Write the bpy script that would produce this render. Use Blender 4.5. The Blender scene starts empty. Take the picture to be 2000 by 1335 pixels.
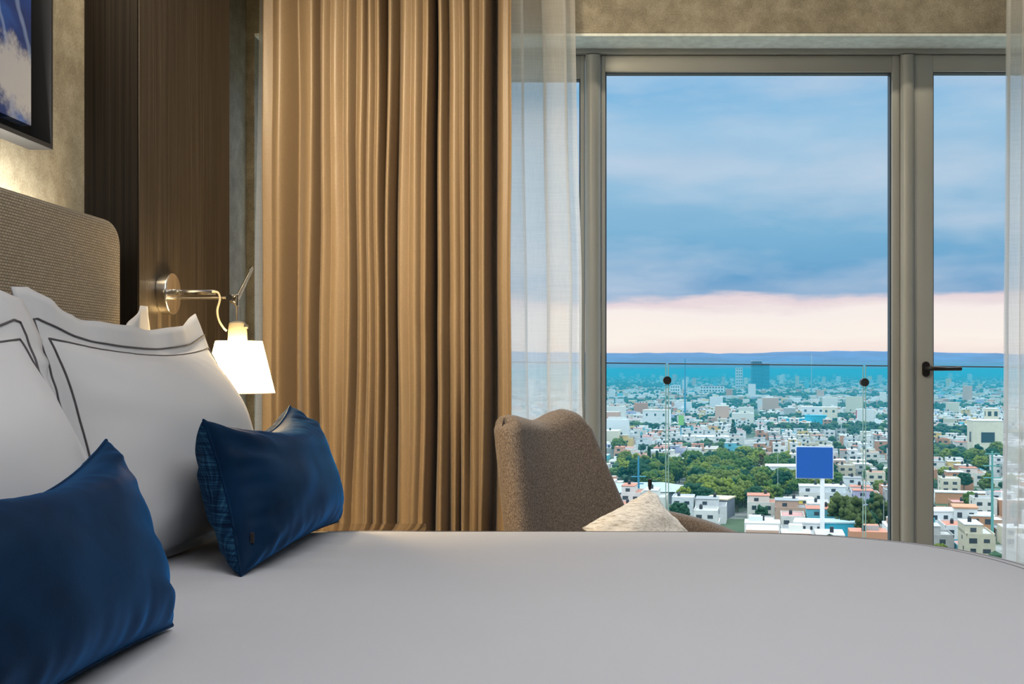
import bpy, bmesh, math, random
import numpy as np
from mathutils import Vector, Matrix, noise

C = bpy.context.scene.collection
SC = bpy.context.scene
PI = math.pi
rnd = random.Random(7)

# ------------------------------------------------------------------ camera
F_PX, VX, VY, EYE = 2100.0, 1150.0, 722.0, 1.05
cd = bpy.data.cameras.new('camera'); cam = bpy.data.objects.new('camera', cd); C.objects.link(cam)
cd.sensor_width = 36.0; cd.lens = 36.0 * F_PX / 2000.0
cd.shift_x = -(VX - 1000.0) / 2000.0; cd.shift_y = (VY - 667.5) / 2000.0
cd.clip_start = 0.05; cd.clip_end = 60000
cam.location = (0, 0, EYE); cam.rotation_euler = (PI / 2, 0, 0)
SC.camera = cam

# ------------------------------------------------------------------ world
W = bpy.data.worlds.new('sky'); SC.world = W; W.use_nodes = True
nt = W.node_tree; nt.nodes.clear()
def N(tree, typ, **kw):
    n = tree.nodes.new(typ)
    for k, v in kw.items(): setattr(n, k, v)
    return n
def ramp(tree, stops, interp='LINEAR'):
    r = tree.nodes.new('ShaderNodeValToRGB'); cr = r.color_ramp; cr.interpolation = interp
    while len(cr.elements) > 1: cr.elements.remove(cr.elements[-1])
    cr.elements[0].position = stops[0][0]; cr.elements[0].color = (*stops[0][1], 1)
    for p, c in stops[1:]:
        e = cr.elements.new(p); e.color = (*c, 1)
    return r
def lin(r, g, b):
    f = lambda c: (c / 255 / 12.92) if c / 255 <= 0.04045 else ((c / 255 + 0.055) / 1.055) ** 2.4
    return (f(r), f(g), f(b))
def M_(tree, op, a, b=None, c=None, clamp=False):
    n = tree.nodes.new('ShaderNodeMath'); n.operation = op; n.use_clamp = clamp
    for i, v in enumerate((a, b, c)):
        if v is None: continue
        if isinstance(v, (int, float)): n.inputs[i].default_value = v
        else: tree.links.new(v, n.inputs[i])
    return n.outputs[0]
def MIX(tree, f, a, b, blend='MIX'):
    n = tree.nodes.new('ShaderNodeMix'); n.data_type = 'RGBA'; n.blend_type = blend
    for s, v in ((0, f), (6, a), (7, b)):
        if isinstance(v, (int, float)): n.inputs[s].default_value = v
        elif isinstance(v, tuple): n.inputs[s].default_value = (*v, 1)
        else: tree.links.new(v, n.inputs[s])
    return n.outputs[2]
def build_sky():
    t = nt; L = t.links.new
    tc = N(t, 'ShaderNodeTexCoord'); sep = N(t, 'ShaderNodeSeparateXYZ'); L(tc.outputs['Generated'], sep.inputs[0])
    z = sep.outputs[2]
    mp = N(t, 'ShaderNodeMapping'); mp.inputs['Scale'].default_value = (5, 5, 34); L(tc.outputs['Generated'], mp.inputs[0])
    nz = N(t, 'ShaderNodeTexNoise'); nz.inputs['Scale'].default_value = 1.3; nz.inputs['Detail'].default_value = 7; nz.inputs['Roughness'].default_value = .55
    L(mp.outputs[0], nz.inputs[0])
    mp3 = N(t, 'ShaderNodeMapping'); mp3.inputs['Scale'].default_value = (9, 9, 22); L(tc.outputs['Generated'], mp3.inputs[0])
    n3 = N(t, 'ShaderNodeTexNoise'); n3.inputs['Scale'].default_value = 2.2; n3.inputs['Detail'].default_value = 6
    L(mp3.outputs[0], n3.inputs[0])
    d = M_(t, 'MULTIPLY', M_(t, 'SUBTRACT', nz.outputs[0], .5), .030)
    d3 = M_(t, 'MULTIPLY', M_(t, 'SUBTRACT', n3.outputs[0], .5), .012)
    ze = M_(t, 'ADD', M_(t, 'ADD', z, d), d3)
    q = M_(t, 'MULTIPLY', ze, 2.5)             # 0..0.4 -> 0..1
    k = 2.5
    rp = ramp(t, [(0.0, lin(240, 218, 214)), (.016 * k, lin(250, 230, 224)), (.032 * k, lin(255, 244, 235)), (.052 * k, lin(252, 240, 236)),
                  (.064 * k, lin(232, 214, 220)), (.0705 * k, lin(130, 170, 208)), (.085 * k, lin(104, 162, 206)), (.12 * k, lin(124, 178, 214)),
                  (.17 * k, lin(152, 194, 224)), (.215 * k, lin(158, 198, 228)), (.25 * k, lin(132, 186, 226)), (.28 * k, lin(178, 206, 234)), (.36 * k, lin(225, 234, 245)), (1.0, lin(250, 251, 255))])
    L(q, rp.inputs[0])
    # pale cloud puffs and veils
    mp2 = N(t, 'ShaderNodeMapping'); mp2.inputs['Scale'].default_value = (3, 3, 11); mp2.inputs['Location'].default_value = (2.3, .4, 1.7); L(tc.outputs['Generated'], mp2.inputs[0])
    n2 = N(t, 'ShaderNodeTexNoise'); n2.inputs['Scale'].default_value = 2.0; n2.inputs['Detail'].default_value = 8; n2.inputs['Roughness'].default_value = .5
    L(mp2.outputs[0], n2.inputs[0])
    cl = N(t, 'ShaderNodeMapRange'); cl.inputs[1].default_value = .42; cl.inputs[2].default_value = .70; cl.inputs[4].default_value = .6; L(n2.outputs[0], cl.inputs[0])
    col = MIX(t, cl.outputs[0], rp.outputs[0], lin(206, 216, 232))
    # dim grey cloud belly
    mp4 = N(t, 'ShaderNodeMapping'); mp4.inputs['Scale'].default_value = (2.2, 2.2, 9); mp4.inputs['Location'].default_value = (7, 3, .6); L(tc.outputs['Generated'], mp4.inputs[0])
    n4 = N(t, 'ShaderNodeTexNoise'); n4.inputs['Scale'].default_value = 2.0; n4.inputs['Detail'].default_value = 4; L(mp4.outputs[0], n4.inputs[0])
    c4 = N(t, 'ShaderNodeMapRange'); c4.inputs[1].default_value = .45; c4.inputs[2].default_value = .75; c4.inputs[4].default_value = .22; L(n4.outputs[0], c4.inputs[0])
    col = MIX(t, c4.outputs[0], col, lin(118, 164, 202))
    # the bright opening in the clouds keeps its own colour
    lo = N(t, 'ShaderNodeMapRange'); lo.inputs[1].default_value = .060; lo.inputs[2].default_value = .076; L(ze, lo.inputs[0])
    col = MIX(t, lo.outputs[0], rp.outputs[0], col)
    # brighter high sky overhead
    hi = N(t, 'ShaderNodeMapRange'); hi.inputs[1].default_value = .31; hi.inputs[2].default_value = .50; hi.inputs[3].default_value = 1.0; hi.inputs[4].default_value = 3.6; L(z, hi.inputs[0])
    dn = N(t, 'ShaderNodeMapRange'); dn.inputs[1].default_value = -.06; dn.inputs[2].default_value = -.01; dn.inputs[3].default_value = .35; L(z, dn.inputs[0])
    st = M_(t, 'MULTIPLY', hi.outputs[0], dn.outputs[0])
    bg = N(t, 'ShaderNodeBackground'); L(col, bg.inputs[0]); L(st, bg.inputs[1])
    out = N(t, 'ShaderNodeOutputWorld'); L(bg.outputs[0], out.inputs[0])
build_sky()

# ------------------------------------------------------------------ lights + exposure
SC.view_settings.view_transform = 'Standard'; SC.view_settings.look = 'None'
SC.view_settings.gamma = 1.0; SC.view_settings.exposure = 0.0; SC.view_settings.use_curve_mapping = False
SC.cycles.use_denoising = True
SC.cycles.max_bounces = 10; SC.cycles.transparent_max_bounces = 32; SC.cycles.volume_bounces = 1
SC.cycles.sample_clamp_indirect = 6.0; SC.cycles.caustics_reflective = False; SC.cycles.caustics_refractive = False
def area(name, loc, rot, sx, sy, power, col, spread=PI):
    l = bpy.data.lights.new(name, 'AREA'); l.shape = 'RECTANGLE'; l.size = sx; l.size_y = sy; l.energy = power; l.color = col; l.spread = spread
    o = bpy.data.objects.new(name, l); o.location = loc; o.rotation_euler = rot; C.objects.link(o); return o
def sphere_light(name, loc, r, power, col):
    l = bpy.data.lights.new(name, 'POINT'); l.shadow_soft_size = r; l.energy = power; l.color = col
    o = bpy.data.objects.new(name, l); o.location = loc; C.objects.link(o); return o
area('added_room_fill', (.55, 1.1, 2.70), (0, 0, 0), 2.0, 1.8, 36, (.98, .96, .95))  # unseen broad fill light added under the ceiling to lift the room
area('added_curtain_fill', (-1.12, 2.5, 2.70), (math.radians(50), 0, math.radians(-20)), .35, .35, 30, (1.0, .80, .54), math.radians(95))  # unseen warm light added to model the curtain folds from the left
area('added_bulkhead_fill', (1.0, 4.05, 2.73), (math.radians(20), 0, 0), 2.6, .04, 5, (1.0, .84, .62))  # unseen strip light added to brighten the wall above the window
area('headboard_led', (-1.33, 1.78, 1.33), (PI, math.radians(-15), 0), .03, 1.8, 30, (1.0, .92, .78))

# ------------------------------------------------------------------ helpers
def link(o, parent=None):
    C.objects.link(o)
    if parent is not None: o.parent = parent
    return o
def mesh_obj(name, verts, faces, mats, parent=None, smooth=True, midx=None, auto=None):
    me = bpy.data.meshes.new(name); me.from_pydata([tuple(v) for v in verts], [], faces)
    for m in (mats if isinstance(mats, (list, tuple)) else [mats]): me.materials.append(m)
    if smooth: me.polygons.foreach_set('use_smooth', [True] * len(me.polygons))
    if midx is not None: me.polygons.foreach_set('material_index', midx)
    me.update()
    return link(bpy.data.objects.new(name, me), parent)
def bm_obj(name, bm, mat, parent=None, smooth=False, angle=None):
    me = bpy.data.meshes.new(name); bm.normal_update(); bm.to_mesh(me); bm.free()
    for m in (mat if isinstance(mat, (list, tuple)) else [mat]): me.materials.append(m)
    if smooth: me.polygons.foreach_set('use_smooth', [True] * len(me.polygons))
    if angle: 
        me.polygons.foreach_set('use_smooth', [True] * len(me.polygons)); me.set_sharp_from_angle(angle=angle)
    return link(bpy.data.objects.new(name, me), parent)
def empty(name, loc=(0, 0, 0), rz=0):
    o = bpy.data.objects.new(name, None); o.empty_display_size = .1; o.location = loc; o.rotation_euler = (0, 0, rz); return link(o)
def tag(o, label, cat, group=None, kind=None):
    o['label'] = label; o['category'] = cat
    if group: o['group'] = group
    if kind: o['kind'] = kind
    return o
def struct(o, label=None):
    o['kind'] = 'structure'
    if label: o['label'] = label
    return o
def add_box(bm, x0, x1, y0, y1, z0, z1, bev=0, seg=2):
    r = bmesh.ops.create_cube(bm, size=1.0); vs = r['verts']
    for v in vs:
        v.co = Vector(((x0 + x1) / 2 + v.co.x * (x1 - x0), (y0 + y1) / 2 + v.co.y * (y1 - y0), (z0 + z1) / 2 + v.co.z * (z1 - z0)))
    if bev:
        es = list({e for v in vs for e in v.link_edges})
        bmesh.ops.bevel(bm, geom=es, offset=bev, segments=seg, affect='EDGES', profile=.5)
def box(name, x0, x1, y0, y1, z0, z1, mat, parent=None, bev=0, seg=2):
    bm = bmesh.new(); add_box(bm, x0, x1, y0, y1, z0, z1, bev, seg)
    return bm_obj(name, bm, mat, parent, angle=math.radians(40) if bev else None)
def tube_geo(path, r, n=10, cap=True, closed=False):
    P = [Vector(p) for p in path]; V = []; Fc = []; m = len(P)
    up = Vector((0, 0, 1)); prev = None
    for i, p in enumerate(P):
        a = P[(i - 1) % m] if (closed or i > 0) else P[i]; b = P[(i + 1) % m] if (closed or i < m - 1) else P[i]
        t = (b - a).normalized()
        if prev is None:
            s = t.cross(up)
            if s.length < 1e-3: s = t.cross(Vector((1, 0, 0)))
            s.normalize()
        else:
            s = (prev - t * prev.dot(t))
            s = s.normalized() if s.length > 1e-6 else prev
        prev = s; w = s.cross(t)
        rr = r[i] if isinstance(r, (list, tuple)) else r
        for k in range(n):
            an = 2 * PI * k / n; V.append(p + (s * math.cos(an) + w * math.sin(an)) * rr)
    for i in range(m if closed else m - 1):
        for k in range(n):
            a = i * n + k; b = i * n + (k + 1) % n; c = ((i + 1) % m) * n + (k + 1) % n; d = ((i + 1) % m) * n + k
            Fc.append((a, b, c, d))
    if cap and not closed:
        Fc.append(tuple(range(n - 1, -1, -1))); Fc.append(tuple((m - 1) * n + k for k in range(n)))
    return V, Fc
def tube(name, path, r, mat, parent=None, n=10, closed=False):
    V, Fc = tube_geo(path, r, n, True, closed); o = mesh_obj(name, V, Fc, mat, parent)
    o.data.set_sharp_from_angle(angle=math.radians(60)); return o
def cyl(name, a, b, r0, r1, mat, parent=None, n=32):
    return tube(name, [a, b], [r0, r1], mat, parent, n)
def joined(name, geos, mat, parent=None, smooth=True):
    V = []; Fc = []
    for v, f in geos:
        o = len(V); V += list(v); Fc += [tuple(i + o for i in q) for q in f]
    ob = mesh_obj(name, V, Fc, mat, parent, smooth)
    if smooth: ob.data.set_sharp_from_angle(angle=math.radians(60))
    return ob

# ------------------------------------------------------------------ materials
MATS = {}
def mat(name, col, rough=.6, metal=0, spec=.5, sheen=0, sheen_tint=(1, 1, 1), noise_s=None, noise_amt=.15, bump=None, bump_s=200, bump_d=.001, stretch=(1, 1, 1), coat=0):
    m = bpy.data.materials.new(name); m.use_nodes = True; t = m.node_tree; p = t.nodes['Principled BSDF']
    p.inputs['Base Color'].default_value = (*col, 1); p.inputs['Roughness'].default_value = rough; p.inputs['Metallic'].default_value = metal
    p.inputs['Specular IOR Level'].default_value = spec
    if coat: p.inputs['Coat Weight'].default_value = coat
    if sheen:
        p.inputs['Sheen Weight'].default_value = sheen; p.inputs['Sheen Tint'].default_value = (*sheen_tint, 1); p.inputs['Sheen Roughness'].default_value = .35
    tc = N(t, 'ShaderNodeTexCoord'); mp = N(t, 'ShaderNodeMapping'); mp.inputs['Scale'].default_value = stretch
    t.links.new(tc.outputs['Object'], mp.inputs[0])
    if noise_s:
        nz = N(t, 'ShaderNodeTexNoise'); nz.inputs['Scale'].default_value = noise_s; nz.inputs['Detail'].default_value = 5
        t.links.new(mp.outputs[0], nz.inputs[0])
        a = tuple(max(0, c * (1 - noise_amt)) for c in col); b = tuple(min(1, c * (1 + noise_amt)) for c in col)
        r = ramp(t, [(.3, a), (.7, b)]); t.links.new(nz.outputs[0], r.inputs[0]); t.links.new(r.outputs[0], p.inputs['Base Color'])
    if bump:
        nb = N(t, 'ShaderNodeTexNoise'); nb.inputs['Scale'].default_value = bump_s; nb.inputs['Detail'].default_value = 3
        t.links.new(mp.outputs[0], nb.inputs[0])
        bp = N(t, 'ShaderNodeBump'); bp.inputs['Strength'].default_value = bump; bp.inputs['Distance'].default_value = bump_d
        t.links.new(nb.outputs[0], bp.inputs['Height']); t.links.new(bp.outputs[0], p.inputs['Normal'])
    MATS[name] = m
    return m
def tree_of(m): return m.node_tree, m.node_tree.nodes['Principled BSDF']

m_linen = mat('white_linen', (.60, .62, .66), .75, sheen=.15, bump=.15, bump_s=900, bump_d=.0006)
m_duvet = mat('white_duvet', (.54, .565, .62), .8, sheen=.1, noise_s=2, noise_amt=.015, bump=.1, bump_s=700, bump_d=.0006)
m_embroid = mat('grey_embroidery', (.085, .08, .09), .7)
m_alu = mat('window_aluminium', (.42, .44, .42), .4, metal=.1, spec=.5, noise_s=3, noise_amt=.04)
m_black = mat('black_metal', (.012, .012, .013), .4)
m_gasket = mat('rubber_gasket', (.03, .05, .07), .5)
m_chrome = mat('polished_aluminium', (.72, .70, .66), .18, metal=1)
m_brushed = mat('brushed_aluminium', (.62, .60, .56), .32, metal=1)
m_floor = mat('floor_carpet', (.20, .17, .14), .9, noise_s=40, noise_amt=.2)
m_ceiling = mat('ceiling_paint', (.72, .70, .66), .9)
m_framegrey = mat('frame_grey', (.018, .020, .024), .5)
m_blackgap = mat('black_shadow_gap', (.004, .004, .005), .7)
m_plug = mat('white_plastic', (.20, .19, .16), .4)
m_stone = mat('balcony_stone', (.72, .76, .75), .8, noise_s=20)

def wallpaper():
    m = mat('wallpaper', (.3, .26, .18), .55, spec=.35); t, p = tree_of(m)
    tc = N(t, 'ShaderNodeTexCoord')
    a = N(t, 'ShaderNodeTexNoise'); a.inputs['Scale'].default_value = 14; a.inputs['Detail'].default_value = 8; a.inputs['Roughness'].default_value = .65
    t.links.new(tc.outputs['Object'], a.inputs[0])
    b = N(t, 'ShaderNodeTexNoise'); b.inputs['Scale'].default_value = 160; b.inputs['Detail'].default_value = 3
    t.links.new(tc.outputs['Object'], b.inputs[0])
    s = M_(t, 'ADD', M_(t, 'MULTIPLY', a.outputs[0], .62), M_(t, 'MULTIPLY', b.outputs[0], .38))
    r = ramp(t, [(.36, (.17, .150, .11)), (.5, (.25, .228, .172)), (.66, (.36, .335, .265))]); t.links.new(s, r.inputs[0]); t.links.new(r.outputs[0], p.inputs['Base Color'])
    bp = N(t, 'ShaderNodeBump'); bp.inputs['Strength'].default_value = .2; bp.inputs['Distance'].default_value = .001
    t.links.new(s, bp.inputs['Height']); t.links.new(bp.outputs[0], p.inputs['Normal'])
    return m
m_wallpaper = wallpaper()
def woodpanel():
    m = mat('dark_wood_veneer', (.08, .055, .035), .45, spec=.3); t, p = tree_of(m)
    tc = N(t, 'ShaderNodeTexCoord'); mp = N(t, 'ShaderNodeMapping'); mp.inputs['Scale'].default_value = (110, 110, 1.2)
    t.links.new(tc.outputs['Object'], mp.inputs[0])
    a = N(t, 'ShaderNodeTexNoise'); a.inputs['Scale'].default_value = 1; a.inputs['Detail'].default_value = 6; a.inputs['Roughness'].default_value = .7
    t.links.new(mp.outputs[0], a.inputs[0])
    mp2 = N(t, 'ShaderNodeMapping'); mp2.inputs['Scale'].default_value = (500, 500, 2); t.links.new(tc.outputs['Object'], mp2.inputs[0])
    b = N(t, 'ShaderNodeTexNoise'); b.inputs['Scale'].default_value = 1; t.links.new(mp2.outputs[0], b.inputs[0])
    s = M_(t, 'ADD', M_(t, 'MULTIPLY', a.outputs[0], .6), M_(t, 'MULTIPLY', b.outputs[0], .4))
    r = ramp(t, [(.38, (.007, .006, .005)), (.51, (.027, .0225, .019)), (.64, (.075, .064, .054))]); t.links.new(s, r.inputs[0]); t.links.new(r.outputs[0], p.inputs['Base Color'])
    return m
m_wood = woodpanel()
m_stand = mat('nightstand_lacquer', (.10, .065, .035), .08, spec=.8, coat=.6)
def headboard_fabric():
    m = mat('ribbed_headboard_fabric', (.3, .25, .17), .8, sheen=.2); t, p = tree_of(m)
    tc = N(t, 'ShaderNodeTexCoord'); sp = N(t, 'ShaderNodeSeparateXYZ'); t.links.new(tc.outputs['Object'], sp.inputs[0])
    cb = N(t, 'ShaderNodeCombineXYZ'); t.links.new(sp.outputs[1], cb.inputs[0]); t.links.new(sp.outputs[2], cb.inputs[1])
    br = N(t, 'ShaderNodeTexBrick'); br.inputs['Scale'].default_value = 1; br.inputs['Brick Width'].default_value = .011; br.inputs['Row Height'].default_value = .0062
    br.inputs['Mortar Size'].default_value = .0011; br.inputs['Mortar Smooth'].default_value = .7
    br.inputs['Color1'].default_value = (.40, .335, .24, 1); br.inputs['Color2'].default_value = (.32, .265, .185, 1); br.inputs['Mortar'].default_value = (.075, .06, .042, 1)
    t.links.new(cb.outputs[0], br.inputs[0]); t.links.new(br.outputs[0], p.inputs['Base Color'])
    bp = N(t, 'ShaderNodeBump'); bp.inputs['Strength'].default_value = .6; bp.inputs['Distance'].default_value = .001; bp.invert = True
    t.links.new(br.outputs['Fac'], bp.inputs['Height']); t.links.new(bp.outputs[0], p.inputs['Normal'])
    return m
m_hb = headboard_fabric()
def velvet():
    m = mat('navy_velvet', (.004, .022, .075), .6, spec=.1, sheen=.8, sheen_tint=(.0, .27, .85)); t, p = tree_of(m)
    p.inputs['Sheen Roughness'].default_value = .3
    tc = N(t, 'ShaderNodeTexCoord'); a = N(t, 'ShaderNodeTexNoise'); a.inputs['Scale'].default_value = 9; a.inputs['Detail'].default_value = 6
    t.links.new(tc.outputs['Object'], a.inputs[0])
    r = ramp(t, [(.32, (.001, .011, .036)), (.66, (.002, .024, .070))]); t.links.new(a.outputs[0], r.inputs[0]); t.links.new(r.outputs[0], p.inputs['Base Color'])
    b = N(t, 'ShaderNodeTexNoise'); b.inputs['Scale'].default_value = 500
    t.links.new(tc.outputs['Object'], b.inputs[0])
    bp = N(t, 'ShaderNodeBump'); bp.inputs['Strength'].default_value = .25; bp.inputs['Distance'].default_value = .001
    t.links.new(b.outputs[0], bp.inputs['Height']); t.links.new(bp.outputs[0], p.inputs['Normal'])
    return m
m_velvet = velvet()
def woven_blue():
    m = mat('navy_crosshatch_weave', (.01, .04, .1), .9, spec=.1); t, p = tree_of(m)
    tc = N(t, 'ShaderNodeTexCoord')
    outs = []
    for sc in ((12, 12, 420), (12, 420, 12)):
        mp = N(t, 'ShaderNodeMapping'); mp.inputs['Scale'].default_value = sc; t.links.new(tc.outputs['Object'], mp.inputs[0])
        a = N(t, 'ShaderNodeTexNoise'); a.inputs['Scale'].default_value = 1; a.inputs['Detail'].default_value = 2; t.links.new(mp.outputs[0], a.inputs[0]); outs.append(a.outputs[0])
    s = M_(t, 'MULTIPLY', M_(t, 'ADD', outs[0], outs[1]), .5)
    r = ramp(t, [(.38, (.003, .014, .045)), (.52, (.010, .05, .12)), (.66, (.04, .15, .26))]); t.links.new(s, r.inputs[0]); t.links.new(r.outputs[0], p.inputs['Base Color'])
    return m
m_woven = woven_blue()
def fabric_speck(name, c0, c1, c2, sc, stretch, rough=.85, sheen=.25, bump=.3):
    m = mat(name, c1, rough, sheen=sheen); t, p = tree_of(m)
    tc = N(t, 'ShaderNodeTexCoord'); mp = N(t, 'ShaderNodeMapping'); mp.inputs['Scale'].default_value = stretch; t.links.new(tc.outputs['Object'], mp.inputs[0])
    a = N(t, 'ShaderNodeTexNoise'); a.inputs['Scale'].default_value = sc; a.inputs['Detail'].default_value = 3; a.inputs['Roughness'].default_value = .8; t.links.new(mp.outputs[0], a.inputs[0])
    r = ramp(t, [(.34, c0), (.5, c1), (.66, c2)]); t.links.new(a.outputs[0], r.inputs[0]); t.links.new(r.outputs[0], p.inputs['Base Color'])
    bp = N(t, 'ShaderNodeBump'); bp.inputs['Strength'].default_value = bump; bp.inputs['Distance'].default_value = .001
    t.links.new(a.outputs[0], bp.inputs['Height']); t.links.new(bp.outputs[0], p.inputs['Normal'])
    return m
m_chair = fabric_speck('brown_tweed', (.045, .036, .030), (.14, .115, .10), (.29, .25, .225), 330, (1, 1, .5))
m_curtain = fabric_speck('gold_curtain_fabric', (.22, .157, .092), (.265, .193, .116), (.31, .228, .142), 420, (1, 1, .8), rough=.42, sheen=.2, bump=.1)
m_chaircush = fabric_speck('cream_striped_fabric', (.42, .39, .35), (.70, .69, .66), (.82, .82, .81), 55, (.5, 1.2, 3.5), bump=.5)

def sheer_mat():
    m = bpy.data.materials.new('sheer_voile'); m.use_nodes = True; t = m.node_tree; t.nodes.clear(); L = t.links.new
    tc = N(t, 'ShaderNodeTexCoord')
    fs = []
    for sc in ((8, 8, 1100), (1100, 1100, 8)):
        mp = N(t, 'ShaderNodeMapping'); mp.inputs['Scale'].default_value = sc; L(tc.outputs['Object'], mp.inputs[0])
        a = N(t, 'ShaderNodeTexNoise'); a.inputs['Scale'].default_value = 1; a.inputs['Detail'].default_value = 1; L(mp.outputs[0], a.inputs[0]); fs.append(a.outputs[0])
    s = M_(t, 'ADD', fs[0], fs[1]); f = N(t, 'ShaderNodeMapRange'); f.inputs[1].default_value = .8; f.inputs[2].default_value = 1.2; f.inputs[3].default_value = .64; f.inputs[4].default_value = .78; L(s, f.inputs[0])
    tr = N(t, 'ShaderNodeBsdfTransparent'); tr.inputs[0].default_value = (1, 1, 1, 1)
    df = N(t, 'ShaderNodeBsdfDiffuse'); df.inputs[0].default_value = (.78, .76, .73, 1)
    tl = N(t, 'ShaderNodeBsdfTranslucent'); tl.inputs[0].default_value = (.90, .91, .92, 1)
    mx = N(t, 'ShaderNodeMixShader'); mx.inputs[0].default_value = .62; L(df.outputs[0], mx.inputs[1]); L(tl.outputs[0], mx.inputs[2])
    m2 = N(t, 'ShaderNodeMixShader'); L(f.outputs[0], m2.inputs[0]); L(tr.outputs[0], m2.inputs[1]); L(mx.outputs[0], m2.inputs[2])
    o = N(t, 'ShaderNodeOutputMaterial'); L(m2.outputs[0], o.inputs[0]); return m
m_sheer = sheer_mat()
def glass_mat(name, tint, refl=.05):
    m = bpy.data.materials.new(name); m.use_nodes = True; t = m.node_tree; t.nodes.clear(); L = t.links.new
    tr = N(t, 'ShaderNodeBsdfTransparent'); tr.inputs[0].default_value = (*tint, 1)
    gl = N(t, 'ShaderNodeBsdfGlossy'); gl.inputs['Roughness'].default_value = .0; gl.inputs[0].default_value = (1, 1, 1, 1)
    fr = N(t, 'ShaderNodeFresnel'); fr.inputs[0].default_value = 1.45
    fm = M_(t, 'MULTIPLY', fr.outputs[0], refl / .034)
    mx = N(t, 'ShaderNodeMixShader'); L(fm, mx.inputs[0]); L(tr.outputs[0], mx.inputs[1]); L(gl.outputs[0], mx.inputs[2])
    o = N(t, 'ShaderNodeOutputMaterial'); L(mx.outputs[0], o.inputs[0]); return m
m_glass = glass_mat('window_glass', (.97, .985, .98), .0025)
m_balglass = glass_mat('balustrade_glass', (.86, .95, .955), .004)
m_glassedge = mat('glass_edge', (.35, .62, .62), .2, spec=.8)
def emis(name, col, s, base=(.8, .8, .8)):
    m = mat(name, base, .6); t, p = tree_of(m); p.inputs['Emission Color'].default_value = (*col, 1); p.inputs['Emission Strength'].default_value = s; return m
m_shade = emis('lit_lampshade', (1.0, .66, .28), 34, (.85, .82, .75))

# ------------------------------------------------------------------ room shell
px_ = lambda x, Y: (x - VX) * Y / F_PX
m_skylit_soffit = mat('soffit_painted_skylight', (.78, .86, .84), .7, noise_s=30, noise_amt=.12)  # pale teal paints skylight onto the underside of the window head
m_panel_side = mat('near_black_panel_side', (.0055, .0045, .0035), .6, spec=.05, noise_s=1, noise_amt=.5, stretch=(200, 200, 1))  # near black with fine vertical streaks
LW, BOX, WY, GY, CEIL, LIN = -1.40, -1.25, 4.40, 4.60, 2.75, 2.428
RW, BW = 3.1, -1.6
struct(box('floor', LW - .2, RW + .2, BW - .2, 4.72, -.12, 0, m_floor))
struct(box('ceiling', LW - .2, RW + .2, BW - .2, 4.72, CEIL, CEIL + .12, m_ceiling))
struct(box('wall_left', LW - .12, LW, BW, 4.72, 0, CEIL, m_wallpaper))
struct(box('wall_right', RW, RW + .12, BW, 4.72, 0, CEIL, m_wallpaper))
struct(box('wall_back', LW, RW, BW - .12, BW, 0, CEIL, m_wallpaper))
struct(box('wall_window', LW, RW, WY, 4.72, LIN, CEIL, m_wallpaper))
struct(box('wall_pier', LW, px_(497, 4.40), WY, 4.58, 0, LIN, m_wallpaper))
struct(box('trim_5', LW + .001, RW - .001, WY + .002, 4.574, LIN - .012, LIN - .0004, m_skylit_soffit), 'soffit above the window, skylight painted in as pale teal')
struct(box('trim_6', LW + .001, BOX - .002, 2.982, 2.9895, 0, CEIL, m_panel_side), 'near black side of the wood wall panel')
struct(box('trim_1', LW, BOX, 2.99, 3.74, 0, CEIL, m_wood), 'dark wood wall panel behind the reading lamp')
# ---- window wall: fixed light in the middle, opening door at the right, second light behind the curtains
def rect_frame(bm, x0, x1, z0, z1, wl, wr, wt, wb, y0, y1, bev=.004):
    add_box(bm, x0, x0 + wl, y0, y1, z0, z1, bev); add_box(bm, x1 - wr, x1, y0, y1, z0, z1, bev)
    add_box(bm, x0 + wl - .002, x1 - wr + .002, y0 + .001, y1 - .001, z1 - wt, z1 - .0005, bev)
    add_box(bm, x0 + wl - .002, x1 - wr + .002, y0 + .001, y1 - .001, z0 + .0005, z0 + wb, bev)
def half_round(x0, x1, yf, z0, z1, n=14):
    pts = []
    cx, r = (x0 + x1) / 2, (x1 - x0) / 2
    for i in range(n + 1):
        a = PI * i / n; pts.append((cx - r * math.cos(a), yf - r * .75 * math.sin(a)))
    V = [(x, y, z0) for x, y in pts] + [(x, y, z1) for x, y in pts]; k = n + 1
    Fc = [(i, i + 1, k + i + 1, k + i) for i in range(n)] + [tuple(range(k, 2 * k)), tuple(range(n, -1, -1))]
    return V, Fc
HEAD = 2.397; GT = 2.325
outer = bmesh.new()
add_box(outer, LW, RW, 4.575, 4.70, HEAD, LIN - .0005, .003); add_box(outer, LW, RW, 4.575, 4.70, 0, .045, .003)
add_box(outer, -.015, .050, 4.585, 4.70, .045, HEAD, .003); add_box(outer, 1.332, 1.389, 4.585, 4.70, .045, HEAD, .003)
add_box(outer, LW, LW + .05, 4.585, 4.70, .045, HEAD, .003); add_box(outer, 2.30, 2.36, 4.585, 4.70, .045, HEAD, .003)
add_box(outer, RW - .05, RW, 4.585, 4.70, .045, HEAD, .003)
struct(bm_obj('trim_2', outer, m_alu, angle=.6), 'grey aluminium outer frame of the window wall')
for i, (a, b) in enumerate(((-.012, .048), (1.334, 1.387))):
    V, Fc = half_round(a, b, 4.588, .05, HEAD - .006)
    o = mesh_obj('trim_%d' % (3 + i), V, Fc, m_alu); o.data.set_sharp_from_angle(angle=1.0); struct(o, 'rounded aluminium mullion cover')
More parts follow.
